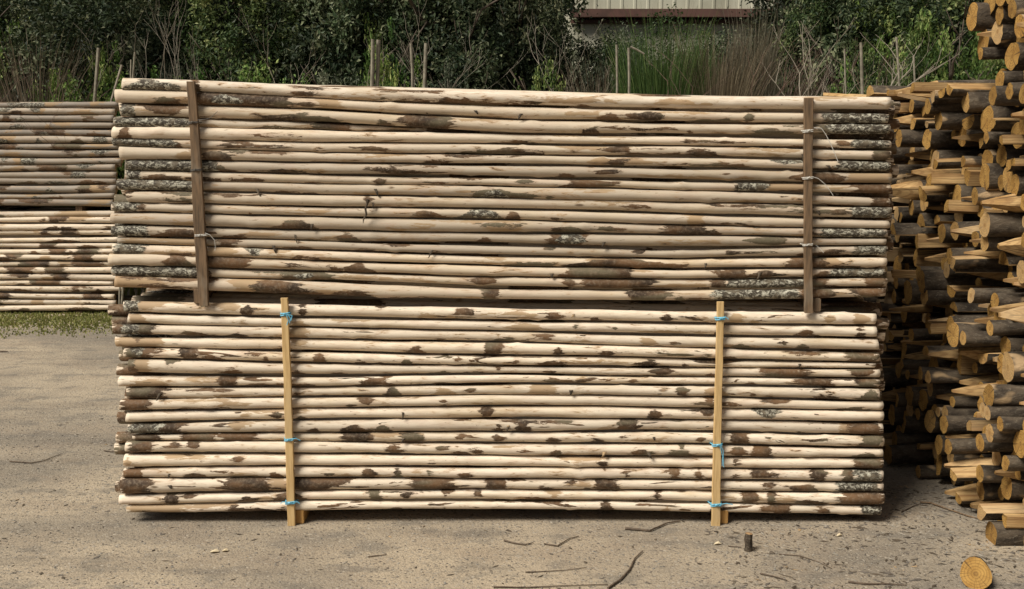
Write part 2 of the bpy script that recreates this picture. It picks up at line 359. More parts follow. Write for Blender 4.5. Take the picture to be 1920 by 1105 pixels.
# measured stations (u) and for every row: top/bottom in photo rows at the five stations, ends, patches
ST = (300, 620, 950, 1250, 1600)
def W(s):
    """'b 230-345 .3-1' lists, comma separated"""
    out = []
    for p in s.split(','):
        p = p.split()
        if not p: continue
        a, b = p[1].split('-'); t0, t1 = (0, 1) if len(p) < 3 else [float(q) for q in p[2].split(':')]
        out.append((float(a), float(b), p[0], t0, t1))
    return out
UP = [
 ([149,168,163,185,174,197,181,203,181,207], 230, 1666, 'g 230-350 .25:1,b 795-885 .5:1,b 700-1000 .85:1,b 360-374,b 1080-1110 .8:1', 'pale weathered grey'),
 ([171,193,187,205,201,222,209,226,214,231], 217, 1665, 'b 285-350 .55:1,b 365-548,g 395-470 .3:.9,b 550-602 .5:.8,o 600-640,b 790-803 .6:1,b 1120-1165 .4:1,b 1165-1250 .2:.9,b 1285-1400 .75:1,g 1545-1665,b 1400-1412', 'brown barked'),
 ([197,219,207,228,226,248,233,250,234,252], 226, 1667, 'g 226-252,b 252-352 0:.8,b 500-645 .5:1,b 700-752 .55:1,b 756-846,b 1095-1125 .4:1,b 1285-1305 .5:1,b 1410-1500 .5:1,g 1555-1667,b 1540-1600', 'half barked'),
 ([220,238,232,244,0,0,0,0,0,0], 215, 900, 'g 215-352,b 590-665,b 800-900', 'short and lichened'),
 ([239,260,246,266,252,268,257,273,262,278], 213, 1669, 'b 213-246 .15:1,b 530-585 .8:1,b 885-1000 .65:1,g 1600-1669,b 1570-1600 .2:.8', 'clean cream'),
 ([261,276,268,284,271,289,275,291,282,299], 212, 1669, 'g 212-326,b 322-345 .3:1,b 885-1030 .4:1,b 1125-1185 .1:.6,b 1190-1270 .3:.45,b 1280-1372 .3:1,b 1640-1669', 'dark streaked'),
 ([277,299,286,304,291,308,296,312,303,320], 226, 1669, 'o 325-375 .4:1,b 375-447 .3:1,o 360-400,b 755-850 .7:1,o 1105-1150 .2:.9,b 1140-1180 .5:1,g 1440-1530 0:.5,g 1570-1669,b 1520-1640 .5:1', 'tan stained'),
 ([301,320,307,326,311,330,317,335,324,342], 238, 1670, 'g 238-402,b 402-426 .3:1,b 720-772 .35:1,b 1040-1092 .65:1,b 1108-1172 .25:.6,b 1345-1372 .3:.5,b 1465-1590 .2:.9,o 1590-1670', 'thickly lichened'),
 ([321,337,329,344,335,348,340,356,346,362], 235, 1669, 'g 235-262,b 262-356 .3:1,b 700-725 .3:.9,b 735-758 .7:1,b 830-950 0:.3,b 960-1010 .2:.6,b 1062-1168 .1:.9,g 1380-1438,o 1438-1505,b 1600-1669', 'middle barked'),
 ([338,357,346,363,351,369,356,377,369,385], 223, 1668, 'g 223-358,b 510-585 .7:1,b 880-1012 .3:1,g 900-960 .4:1,b 1025-1040 .6:1,b 1640-1668 ,b 1465-1475 .2:.5', 'lichen ended'),
 ([360,379,366,386,371,389,379,397,389,408], 240, 1670, 'b 240-244,b 680-700 .1:.6,b 1555-1600 .3:.6,g 1600-1670', 'smooth cream'),
 ([381,398,389,407,393,410,402,420,412,427], 210, 1665, 'g 210-258,b 256-272,b 460-475 .5:1,b 775-850 .3:1,g 850-945 .1:1,b 945-978 .2:1,o 1290-1320', 'dark splashed'),
 ([399,422,409,431,415,434,423,438,429,445], 209, 1664, 'b 500-597 .4:1,b 880-1000 .3:.5,o 900-980 .3:.9,b 1030-1110 .45:1,b 1240-1322,b 1322-1360 .4:1,g 1545-1664 ', 'black scarred'),
 ([424,444,432,451,438,456,441,462,447,459], 210, 1660, 'g 210-272,b 270-372 .25:1,b 400-462 .55:1,b 624-690 .45:1,b 890-920 .4:1,b 1025-1105,g 1040-1105 .1:.9,b 1380-1480 .1:.8', 'red barked'),
 ([446,458,453,469,462,478,470,483,463,478], 222, 1662, 'o 222-372,b 405-446,b 700-772 0:.35,b 800-842 .65:1,b 1020-1045 0:.3,b 1190-1215 0:.5,b 1360-1390 .2:.7,b 1480-1600 .55:1,g 1600-1662', 'thin'),
 ([459,477,472,489,482,497,487,501,483,500], 212, 1660, 'g 212-268,o 268-375 .4:1,g 452-492 0:.6,o 390-440,b 920-1045 .5:1,b 1045-1290 .15:1,o 1100-1180,b 1480-1545,o 1540-1570', 'pink'),
 ([476,499,492,508,502,518,507,521,505,518], 206, 1657, 'b 305-372 .1:1,b 372-468,b 644-712 .1:1,b 610-640 .5:1,b 1060-1182,b 1347-1400,b 1400-1462 .3:.8,g 1560-1657,b 1530-1570 .3:1', 'chestnut barked'),
 ([501,518,512,525,521,536,525,540,522,537], 212, 1660, 'g 206-374,b 374-400 .3:1,b 528-622,g 545-600 .2:.8,b 888-936 .1:.8,b 1055-1080 .2:.9,b 1095-1222,b 1338-1362,g 1370-1512,b 1512-1548,b 1625-1660', 'dark lichened'),
 ([519,540,531,552,543,561,546,564,541,557], 216, 1660, 'o 216-300,b 262-300 .5:.9,b 372-420 0:.3,o 440-500,b 470-615 .1:1,b 625-722 .6:1,b 905-937,b 1186-1252,b 1262-1290 .6:1,g 1338-1500,b 1350-1420 .4:1,b 1500-1560,b 1595-1660', 'brown patched'),
]
LO = [
 ([566,585,572,593,578,598,582,603,586,608], 232, 1642, 'g 230-256,o 256-315 0:.7,o 395-452 0:.6,b 448-470 .2:1,b 560-574,b 700-730 0:.3,b 840-902 .2:.7,b 1016-1062 .3:.8,b 1100-1132 .6:1,b 1236-1260 .3:.8,o 1358-1400 .3:1,o 1400-1428 .5:1,o 1545-1575 .2:.8,o 1600-1632 .2:.9', 'orange stained'),
 ([589,607,597,613,602,618,608,626,612,630], 240, 1642, 'o 240-282 .2:1,o 545-588 .3:1,o 952-1012 .2:.9,b 1075-1082 .3:.6,b 1145-1165 .4:.7,b 1482-1540 .35:1,b 1608-1624,b 1340-1362 .6:1', 'cream'),
 ([610,627,616,633,623,640,631,647,635,655], 212, 1646, 'b 212-292,g 230-262,b 335-418 .5:1,b 426-472 .55:1,o 545-575,b 815-842 .7:1,b 1012-1050 .2:.6,o 1200-1235 .2:.8,b 1190-1240 .85:1,b 1250-1282 .4:.7,b 1370-1420 .65:1,b 1456-1480 .2:.7,b 1488-1524 .5:1', 'brown ended'),
 ([631,651,637,658,643,663,650,668,661,678], 218, 1646, 'o 218-300,b 245-262 0:.4,o 540-585 .1:.6,b 765-802 .4:1,b 908-940,b 1036-1062 .3:.9,b 1124-1155 .45:.9,b 1305-1340 .6:1,b 1352-1388 .6:1,b 1462-1552 .05:.4,b 1592-1646', 'bright cream'),
 ([652,670,662,679,667,683,672,687,681,690], 234, 1640, 'b 234-286,g 240-270 0:.8,b 338-370,b 378-432 .55:1,b 453-492 .1:.5,b 490-505 .5:1,b 583-612 .15:1,b 658-694 .65:1,b 748-770 .4:1,b 846-872 .2:.6,b 868-898 .6:1,b 900-925 0:.3,b 962-968 .3:.7,b 998-1070 .5:1,b 1188-1236 .35:.9,b 1280-1296 .5:1', 'blotched'),
 ([674,697,684,701,688,700,691,704,693,707], 243, 1648, 'b 232-252,o 250-275,b 308-334 0:.5,b 412-456 .55:.9,b 545-572 .55:1,b 606-668 .8:1,b 922-940 0:.5,b 1016-1050 .5:.8,b 1215-1272 .05:.7,b 1320-1345 .5:1,b 1432-1514,b 1592-1648 0:.75', 'olive barked'),
 ([704,724,706,722,702,717,707,720,711,723], 225, 1647, 'o 232-320 .4:.9,b 413-442,b 662-716 .35:1,b 1016-1082 .5:.85,o 1085-1100,b 1178-1198 .3:.8,b 1398-1422 .5:1,b 1498-1566,b 1605-1647', 'pinkish'),
 ([727,746,727,741,721,738,724,740,730,749], 239, 1648, 'b 239-308,b 308-322 .6:1,b 370-384 .7:1,b 548-558 .4:1,b 722-757 .2:1,o 815-860 .3:1,b 868-892 .3:.6,o 1000-1040,b 1170-1184 .5:.9,b 1262-1296 .15:.9,o 1320-1372 .1:1,b 1405-1420 .6:.9,b 1518-1590 .6:1,b 1605-1648 .2:1', 'brown ended'),
 ([748,768,745,762,741,759,744,761,753,768], 227, 1653, 'b 227-278,b 668-698 0:.75,b 648-664 .5:.8,b 822-846 .3:.75,b 1318-1345 0:.8,b 1365-1376 .3:.7,b 1430-1485 0:.35,b 1555-1653 .6:1', 'white scarred'),
 ([771,791,764,784,762,782,765,784,771,789], 238, 1655, 'b 410-425 .8:1,o 440-480 .3:.7,b 508-528 .3:.8,b 548-575 .6:1,b 900-928 .1:.8,b 840-850 .1:.5,b 1213-1242 .2:.9,b 1312-1346 0:.6,g 1405-1462 0:.7,b 1488-1498 .5:.8', 'clean bright'),
 ([794,811,787,808,786,806,787,805,793,812], 243, 1655, 'g 243-300,b 290-346,o 425-475 .2:.6,b 568-600 .5:1,b 638-700 .45:1,b 703-737 .45:1,b 825-836 .2:.8,b 926-946 .5:1,b 952-998 .2:1,b 1162-1197,b 1203-1213 .3:.6,b 1494-1512 .5:1,b 1588-1655,o 1575-1600', 'olive blotched'),
 ([814,825,811,827,810,828,811,829,817,835], 250, 1654, 'b 250-300,b 345-405,b 408-482,b 646-682,b 754-800 .1:.9,b 684-702 .3:.8,b 845-882 .3:.6,b 922-950 .3:.9,b 1022-1052 .5:.8,b 1100-1152 .65:1,b 1145-1182 .3:.5,b 1305-1322 .4:.8,b 1372-1402,b 1500-1560 .3:.6,b 1620-1654', 'thin dark scarred'),
 ([827,847,829,848,832,853,833,853,838,856], 237, 1654, 'b 237-282,b 312-348 .15:.45,b 345-378 0:.6,b 712-762 .25:.9,b 815-842 .3:.5,b 840-890 .6:1,b 880-922 .35:.65,b 962-1016 .45:.7,b 1026-1062 .4:.8,b 1172-1228 .45:.85,b 1246-1304 .45:.95,b 1272-1284 0:.4,b 1370-1400 .1:.8,b 1414-1448,b 1588-1654 .45:1', 'blotched'),
 ([852,874,851,870,856,873,857,875,860,878], 234, 1654, 'o 234-246 .3:.7,b 350-360 .1:.3,b 428-456 .2:.5,b 412-452 .8:1,b 735-772 .75:1,b 798-822 .4:.75,b 1122-1142 .4:.8,b 1368-1392 .2:.6,b 1606-1654', 'broad cream'),
 ([877,893,875,892,877,894,878,895,881,900], 233, 1654, 'b 233-266,b 328-392 .55:1,b 388-424 .3:.6,b 500-536 .4:1,b 590-630 .5:.7,b 676-714 .1:.9,b 733-757 .2:1,b 800-812 .3:.7,b 856-890 .4:.8,b 1132-1140 0:.7,b 1165-1188 .35:.7,b 1256-1276,b 1298-1320 .2:.8,b 1366-1392 .4:.7,b 1402-1458 .1:.7,b 1522-1545,b 1580-1602,g 1600-1654', 'patchy'),
 ([897,922,896,916,898,915,899,916,904,919], 229, 1654, 'b 229-282,b 424-502,o 500-540,b 540-668 .0:.9,b 772-846,b 914-948,b 1003-1038 .55:.9,b 1118-1156,b 1426-1465 .1:.6,b 1490-1542 .2:.9,b 1545-1654 .6:1,g 1570-1654', 'chestnut barked'),
 ([927,943,919,935,918,935,921,937,924,944], 225, 1654, 'b 312-332,b 332-372 0:.4,b 436-482 .4:1,b 506-572 .1:1,b 695-712 0:1,b 748-772 .1:.8,b 825-855 0:.5,b 888-906 .2:.7,o 1018-1060 0:.5,b 986-1030 .6:1,b 1098-1148 .8:1,b 1228-1240,b 1390-1420,b 1440-1452,b 1490-1576 .55:1,b 1574-1654', 'swirled'),
 ([946,960,938,955,939,953,943,957,948,962], 241, 1651, 'o 241-338,b 424-465 .3:.8,b 723-757 .6:1,b 828-836 .6:1,b 1125-1148,o 1240-1262 .4:1,b 1330-1350 .4:1,b 1438-1484,b 1528-1566 .4:.9,g 1618-1651', 'lowest'),
]
def place_rows(rows, where, seed0, tone, patch):
    out = []
    n = len(rows)
    for i, (q, e0, e1, segs, look) in enumerate(rows):
        us = []; zz = []; rr = []; yy = []
        q = list(q)
        sts = list(ST); data = [(sts[k], q[2*k], q[2*k+1]) for k in range(5) if q[2*k] > 0]
        Yb = [YA]*len(data)
        if len(data) < 5:
            data += [(790, 239.5, 247), (900, 246, 252)]; Yb = [YA, YA, YA+.03, YA+.07]
        # ends, extrapolated gently
        def ext(u, a, b):
            f = (u-a[0])/(b[0]-a[0])*.7
            return (u, a[1]+(b[1]-a[1])*f, a[2]+(b[2]-a[2])*f)
        first = ext(e0, data[0], data[1])
        data2 = [first]+data; Yb = [Yb[0]]+Yb
        if e1 > 1000: data2.append(ext(e1, data[-1], data[-2])); Yb.append(Yb[-1])
        for (u, t, b), y in zip(data2, Yb):
            X, Zt = unp(u, t, y); _, Zb = unp(u, b, y)
            us.append(X); zz.append((Zt+Zb)/2); rr.append((Zt-Zb)/2*1.0); yy.append(y+random.uniform(-.006, .006))
        vm = (q[0]+q[1])/2
        sg = [(unp(a, vm, YA-.03)[0], unp(b, vm, YA-.03)[0], k, t0, t1) for a, b, k, t0, t1 in W(segs)]
        for _ in range(random.randint(6, 11) if where == 'upper' else random.randint(2, 5)):      # long thin streaks low or high on the pole
            a = random.uniform(us[0], us[-1]-.5); tt = random.choice([(.62, .8), (.72, .9), (.8, 1), (.45, .6), (.15, .3)])
            sg.append((a, a+random.uniform(.15, .6), random.choice('booo' if where == 'lower' else 'bboo'), tt[0], tt[1]))
        o = pole('pole', us, yy, zz, rr, sg, 170, 18, seed0+i)
        o['tone'] = float(np.clip(tone+random.uniform(-.2, .2), 0, 1)); o['patch'] = patch+random.uniform(-.25, .25)
        o['grey'] = .3 if (where == 'upper' and i == 0) else random.choice([0, 0, .1, .3] if where == 'upper' else [0, 0, 0, .12])
        if where == 'upper' and i == 0: o['tone'] = 1.0
        pos = 'topmost pole' if i == 0 else ('lowest pole' if i == n-1 else nth(i)+' pole from the top')
        if look == 'lowest': look = 'pale'
        tag(o, f'{look} pole, the {pos} in the {where} front bundle'.replace('pole, the topmost pole', 'pole lying topmost').replace('pole, the lowest pole', 'pole lying lowest'),
            'wooden pole', f'long poles on the face of the {where} front bundle')
        out.append((us, zz, rr))
    return out
upg = place_rows(UP, 'upper', 100, .22, .15)
log_ = place_rows(LO, 'lower', 300, .75, .65)

rf = random.Random(3)
def flap(parent, x, y, z):
    n = 7; V = []; Fc = []; l = rf.uniform(.02, .055); w_ = rf.uniform(.006, .014); dx = rf.uniform(-.025, .025)
    for i in range(n):
        t = i/(n-1); px = dx*t+rf.uniform(-.002, .002); py = -.012*math.sin(t*2.6)-.002; pz = -l*t; ww = w_*(1-.7*t)
        for th in (0, .0016): V += [(px-ww, py+th, pz), (px+ww, py+th, pz)]
    for i in range(n-1):
        a = i*4; Fc += [(a, a+4, a+5, a+1), (a+2, a+3, a+7, a+6), (a, a+2, a+6, a+4), (a+1, a+5, a+7, a+3)]
    Fc += [(0, 1, 3, 2), (n*4-4, n*4-2, n*4-1, n*4-3)]
    o = link('bark_flap', mesh('bark_flap', V, Fc), parent, [M_BARK]); o.location = (x, y, z)
for o in [q_ for q_ in col.objects if q_.name.startswith('pole')]:
    for _ in range(rf.choice([0, 0, 1, 1, 2])):
        x = rf.uniform(.2, 4.3)
        vs = [v.co for v in o.data.vertices if abs(v.co.x-x) < .03]
        if not vs: continue
        zc = sum(v.z for v in vs)/len(vs); yf_ = min(v.y for v in vs)
        flap(o, x, yf_+.004, zc+rf.uniform(-.012, .012))
# plain poles for everything behind the faces: four meshes, copied
protos = []
for k in range(4):
    p = pole('pole', [0, 4.8], [0, 0], [0, 0], [.036, .033], [(0, .3, 'bgb'[k % 3], 0, 1), (1.2+k*.4, 1.6+k*.4, 'b', 0, 1), (3.2, 3.5, 'b', .4, 1), (4.4, 4.8, 'b', 0, 1)], 50, 10, 900+k, .08)
    protos.append(p)
used = set()
def plain_pole(x, y, z, r=.036, ln=4.8, tilt=0.0, label='', group='', tone=.4, patch=.5, grey=0.0):
    k = random.randrange(4)
    if k in used: o = protos[k].copy(); col.objects.link(o)
    else: o = protos[k]; used.add(k)
    o.location = (x, y, z); s = r/.035; o.scale = (ln/4.8, s, s)
    o.rotation_euler = (random.uniform(0, 6.28), -tilt, 0)
    o['tone'] = tone; o['patch'] = patch; o['grey'] = grey
    tag(o, label, 'wooden pole', group); return o
LEFT_LO = {0: 205, 1: 213, 5: 222, 9: 224, 11: 222, 12: 217, 15: 221, 4: 228, 7: 236, 16: 236}
for where, geo, extra in (('upper', upg, {}), ('lower', log_, LEFT_LO)):
    n = len(geo)
    idx = [i for i in range(n) if not (where == 'upper' and i == 3)]
    for a, b in zip(idx[:-1], idx[1:]):
        za = np.interp([-2.2, 2.2], geo[a][0], geo[a][1]); zb = np.interp([-2.2, 2.2], geo[b][0], geo[b][1])
        z0, z1 = (za[0]+zb[0])/2, (za[1]+zb[1])/2
        xl = min(geo[a][0][0], geo[b][0][0])+random.uniform(-.01, .03)
        lab = f'shaded pole in the second layer of the {where} front bundle, glimpsed in gaps'; gr = f'poles in the second layer of the {where} front bundle'
        if a in extra:
            vv = (LO[a][0][1]+LO[b][0][0])/2
            xl = unp(extra[a], vv, YA+.085)[0]
            lab = f'dark pole end poking out left of the lower front bundle behind its {nth(a)} pole' if a else 'pale pole end poking out at the top left corner of the lower front bundle'
        plain_pole(xl, YA+.085, z0+.004, .038, 2.36-xl-random.uniform(0, .05), math.atan2(z1-z0, 4.4), lab, gr)
    ztop = max(geo[0][1]); 
    for k in range(26):          # the bundle's top, bottom and back layers; unseen extra depth added to darken the recess
        y = YA+.16+k*.085
        lab = f'hidden pole behind the face of the {where} front bundle'; gr = f'poles behind the face of the {where} front bundle'
        ta = math.atan2(geo[0][1][-1]-geo[0][1][0], 4.7); zt0 = geo[0][1][0]-(.0 if where == 'upper' else -.02-.0012*k)
        plain_pole(-2.40+random.uniform(0, .06), y, zt0-.012+random.uniform(-.01, .004), .04, 4.72, ta, lab, gr)
        tb = math.atan2(geo[-1][1][-1]-geo[-1][1][0], 4.7)
        plain_pole(-2.40+random.uniform(0, .06), y, geo[-1][1][0]+.004, .039, 4.7, tb, lab, gr)
    for i in idx[1:-1]:
        plain_pole(geo[i][0][0], YA+.16+26*.085, geo[i][1][0], .039, 4.72, math.atan2(geo[i][1][-1]-geo[i][1][0], 4.7), lab, gr)

for k in range(7):  # poles added to block background light so the gap stays dark
    zg = (log_[0][1][0]+upg[-1][1][0])/2+.012
    plain_pole(-2.36+.02*k, YA+.62+k*.17, zg+random.uniform(-.004, .004), .045, 4.6, -.003, 'added pole filling the gap between the two front bundles', 'poles added to fill the gap between the front bundles')
# ------------------------------------------------------------------ stakes, bearers and ties
def stake(pts, wpx, y, mat, label, group, name='stake', wob=.0015):
    """flat sawn stake through photo points, given real width and thickness"""
    m = MB(); V = []; Fc = []; n = 26
    us = np.interp(np.linspace(0, 1, n), np.linspace(0, 1, len(pts)), [p[0] for p in pts])
    vs = np.interp(np.linspace(0, 1, n), np.linspace(0, 1, len(pts)), [p[1] for p in pts])
    ws = np.interp(np.linspace(0, 1, n), np.linspace(0, 1, len(wpx)), wpx)
    org = None
    for u, v, w_ in zip(us, vs, ws):
        x, z = unp(u, v, y); hw = w_/2*y/F; th = .013; b = .003
        if org is None: org0 = (x, z)
        x += random.uniform(-wob, wob)
        for p, q in [(-hw+b, -th), (hw-b, -th), (hw, -th+b), (hw, th-b), (hw-b, th), (-hw+b, th), (-hw, th-b), (-hw, -th+b)]:
            V.append((x+p, y+q, z))
    z_end = V[-1][2]; x_end = sum(v[0] for v in V[-8:])/8
    V = [(a-x_end, b-y, c-z_end) for a, b, c in V]
    for i in range(n-1):
        for k in range(8): Fc.append((i*8+k, (i+1)*8+k, (i+1)*8+(k+1) % 8, i*8+(k+1) % 8))
    Fc.append(tuple(range(8))); Fc.append(tuple((n-1)*8+k for k in range(7, -1, -1)))
    m.add(V, Fc); o = m.build(name, mat); o.location = (x_end, y, z_end)
    tag(o, label, 'stake', group); return o
YS = YF-.002
g1 = 'stakes standing against the front bundles'
stake([(358, 153), (366, 250), (373, 400), (379, 500), (383, 573)], [15, 17, 21, 21, 17], YS, M_STAKE_OLD, 'weathered brown stake near the left end of the upper front bundle, leaning slightly', g1)
stake([(1516, 184), (1515, 300), (1515, 480), (1516, 587)], [17, 16, 15, 16], YS, M_STAKE_OLD, 'weathered brown upright stake near the right end of the upper front bundle', g1)
stake([(533.5, 559), (538, 680), (543, 840), (547, 985)], [13, 14, 15, 15], YS, M_STAKE_NEW, 'fresh yellow batten with three blue ties, left one on the lower front bundle', g1)
stake([(1351, 566), (1348, 700), (1344, 850), (1342, 985.5)], [13, 13.5, 15, 17], YS, M_STAKE_NEW, 'fresh yellow batten with three blue ties, right one on the lower front bundle', g1)
def bearer(u0, u1, v0, v1, mat, label, y0=YF+.02, y1=YF+2.4):
    xa, za = unp(u0, v0, y0); xb, zb = unp(u1, v1, y0); zb = max(zb, 0)
    m = MB(); rot = Matrix.Rotation(PI/2, 3, 'X')
    m.box((0, (y1-y0)/2, (za-zb)/2), (xb-xa, za-zb, y1-y0), rot=rot, bev=.007)
    o = m.build('bearer', mat); o.location = ((xa+xb)/2, y0, zb); tag(o, label, 'timber bearer', 'bearers carrying the front bundles'); return o
bearer(552, 570, 957, 986, M_BEARER, 'short orange timber block under the lower front bundle beside the left batten')
bearer(1347, 1365, 958, 987, M_BEARER, 'short orange timber block under the lower front bundle beside the right batten')
bearer(362, 376, 543, 570, M_STAKE_OLD, 'dark brown bearer end between the two front bundles, by the left stake')
bearer(1524, 1539, 560, 585, M_STAKE_OLD, 'dark brown bearer end between the two front bundles, by the right stake')

def tie(u, v, wpx, mat, label, group, tails=(), thick=.006, knot=True):
    m = MB(); x0, z0 = unp(u, v, YS); hw = wpx/2*YS/F+.003
    thick *= .72
    for k in range(2):     # two turns round the stake
        pts = []
        for j in range(17):
            a = 2*PI*j/16
            ex = math.copysign(abs(math.cos(a))**.5, math.cos(a)); ey = math.copysign(abs(math.sin(a))**.5, math.sin(a))
            pts.append((ex*hw, ey*.017+.001, (k-.5)*thick*1.7+.003*math.cos(a)))
        m.tube(pts, thick*.62, 6, cap=False)
    if knot: m.tube([(-.006, -.02, .002), (.002, -.026, .006), (.010, -.021, -.002)], thick*.9, 7)
    for t in tails:
        P = []
        for (uu, vv) in t:
            x, z = unp(uu, vv, YF-.03); P.append((x-x0, (YF-.03)-YS-.002, z-z0))
        # smooth
        Q = []
        for i in range(len(P)-1):
            for s in range(5): Q.append(tuple(P[i][c]+(P[i+1][c]-P[i][c])*s/5 for c in range(3)))
        Q.append(P[-1]); m.tube(Q, thick*.38, 5)
    # the twine runs back through the poles on both sides
    for sx in (-1, 1): m.tube([(sx*hw*.9, .012, 0), (sx*(hw+.012), .05, .003), (sx*(hw+.014), .14, .0)], thick*.6, 6)
    o = m.build('twine_tie', mat); o.location = (x0, YS, z0); tag(o, label, 'twine', group)
gb = 'blue twine ties on the yellow battens'
tie(535, 589, 15, M_BLUE, 'bright blue twine knot with a hanging tail, top of the left yellow batten', gb, [[(540, 590), (545, 597), (543, 606)], [(538, 590), (548, 592), (546, 601)], [(537, 590), (541, 601), (538, 610)]], .010)
tie(542, 824, 15, M_BLUE, 'blue twine tie halfway down the left yellow batten', gb, [[(547, 824), (555, 822), (563, 826)]], .008)
tie(544.5, 942, 17, M_BLUE, 'blue twine tie at the foot of the left yellow batten', gb, [[(538, 942), (530, 941), (526, 945)], [(550, 942), (558, 941), (562, 944)]], .009)
tie(1350.5, 597, 15, M_BLUE, 'blue twine tie at the top of the right yellow batten', gb, [[(1354, 597), (1361, 595), (1366, 599)]], .010)
tie(1344.5, 834, 17, M_BLUE, 'blue twine tie halfway down the right yellow batten with thin pale tail', gb, [[(1351, 836), (1356, 845), (1356, 860), (1357, 876)], [(1350, 838), (1355, 856), (1354, 874)]], .008)
tie(1342.5, 946, 18, M_BLUE, 'blue twine tie at the foot of the right yellow batten', gb, [[(1350, 946), (1362, 944), (1374, 946)]], .009)
gw = 'twine ties on the brown stakes'
tie(363, 230, 17, M_TWINE_OLD, 'dark twine tie high on the left brown stake with a curled pale end', gw, [[(370, 225), (385, 224), (395, 221), (404, 213), (408, 209)]], .006)
tie(368, 319, 19, M_TWINE_OLD, 'dark twine tie at mid height of the left brown stake', gw, [], .006)
tie(377, 441, 22, M_WHITE, 'grey twine tie low on the left brown stake with a hooked tail', gw, [[(385, 437), (394, 441), (402, 450), (404, 462), (403, 470)]], .006)
tie(1515, 246, 16, M_WHITE, 'pale twine tie high on the right brown stake with a long drooping tail', gw, [[(1526, 240), (1540, 241), (1548, 252), (1558, 272), (1565, 288), (1571, 303)]], .008)
tie(1515, 334, 16, M_WHITE, 'pale twine tie at mid height of the right brown stake with a drooping tail', gw, [[(1524, 332), (1534, 335), (1545, 344), (1555, 356), (1562, 367)]], .007)
tie(1514.5, 459, 16, M_WHITE, 'pale twine tie low on the right brown stake with a short tail', gw, [[(1530, 460), (1538, 467), (1544, 474)]], .006)
# hanging bark curl
x, z = unp(687, 372, YF-.01)
m = MB(); P = [unp(u, v, YF) for u, v in ((690, 374), (688, 384), (685, 392), (687, 402), (682, 412), (681, 419))]
m.tube([(a-x, 0, b-z) for a, b in P], [.012, .007, .008, .006, .005, .002], 6, jit=.3)
o = m.build('bark_strip', M_BARK); o.location = (x, YF-.004, z); tag(o, 'torn brown bark strip hanging on the upper front bundle left of centre', 'bark')

# ------------------------------------------------------------------ stack of poles at the left, farther back
YB = 14.4
def back_stack():
    top_rows, low_rows = 15, 16
    k = 0
    for part, (v0, v1, n, tone, patch, grey, wname) in enumerate(((196, 381, 15, .2, .35, 1.0, 'upper'), (401, 578, 16, .5, .55, .12, 'lower'))):
        for i in range(n):
            v = v0+(v1-v0)*i/(n-1)+random.uniform(-.8, .8)
            xr, z = unp(random.uniform(214, 232), v, YB+.05); xl, z2 = unp(-60, v+random.uniform(-1.5, 1.5), YB+.05)
            ln = 5.0; sl_ = (z-z2)/(xr-xl)
            xs = [xr-ln, xr-3.6, xr-2, xr-1, xr]; r0 = (v1-v0)/(n-1)/2*YB/F*.88
            zs = [z-sl_*(xr-q)+random.uniform(-.011, .011) for q in xs]
            fr_ = random.uniform(.86, 1.1)
            sg = []
            for _ in range(int((4 if part else 5)+random.random()*4)):
                a = xr-random.uniform(0, 2.6); l = random.uniform(.08, .42); t = random.choice([(0, 1), (.4, 1), (.5, 1), (0, .6)])
                sg.append((a-l, a, random.choice('bbbo' if part else 'bbog'), t[0], t[1]))
            o = pole('pole', xs, [YB+.05+random.uniform(-.012, .012) for _ in xs], zs, [r0*fr_*random.uniform(.88, 1.1) for _ in xs], sg, 90, 12, 1500+k, .07)
            o['tone'] = tone+random.uniform(-.15, .15); o['patch'] = patch; o['grey'] = float(np.clip(grey+random.uniform(-.45, .1), 0, 1))
            look = 'grey weathered' if part == 0 else 'patchy cream brown'
            pos = 'topmost' if i == 0 else ('lowest' if i == n-1 else nth(i)+' from the top')
            tag(o, f'{look} pole, {pos}, {wname} bundle, far left stack', 'wooden pole', f'poles on the face of the {wname} bundle in the far left stack')
            k += 1
            if i < n-1:
                plain_pole(xr-5.0, YB+.15, z-(v1-v0)/(n-1)/2*YB/F, .045, 4.95, 0, f'shaded pole in the second layer of the far left stack', 'poles in the second layer of the far left stack', .3, .3, .5)
        for j in range(9):
            for v in (v0, v1):
                xr, z = unp(222, v, YB+.05)
                plain_pole(xr-5.0, YB+.25+j*.1, z-.01, .046, 4.95, 0, 'hidden pole behind the face of the far left stack', 'poles behind the face of the far left stack', .3, .3, .5)
    for u in (150, -60):
        for v0, v1 in ((386, 398), (583, 591)):
            x, z = unp(u, v0, YB+.1); _, zb = unp(u, v1, YB+.1); zb = max(zb, 0) if v0 > 500 else zb
            m = MB(); m.box((0, .5, (z-zb)/2), (.09, z-zb, 1.1), rot=Matrix.Rotation(PI/2, 3, 'X'), bev=.006)
            o = m.build('bearer', M_STAKE_OLD); o.location = (x, YB+.1, zb)
            where = ('the ground and' if v0 > 500 else 'the two bundles of')+' the far left stack'
            tag(o, f'dark bearer {"under" if v0 > 500 else "between the two bundles of"} the far left stack, {"nearer its right" if u > 0 else "toward its left"} end', 'timber bearer', 'bearers of the far left stack')
back_stack()

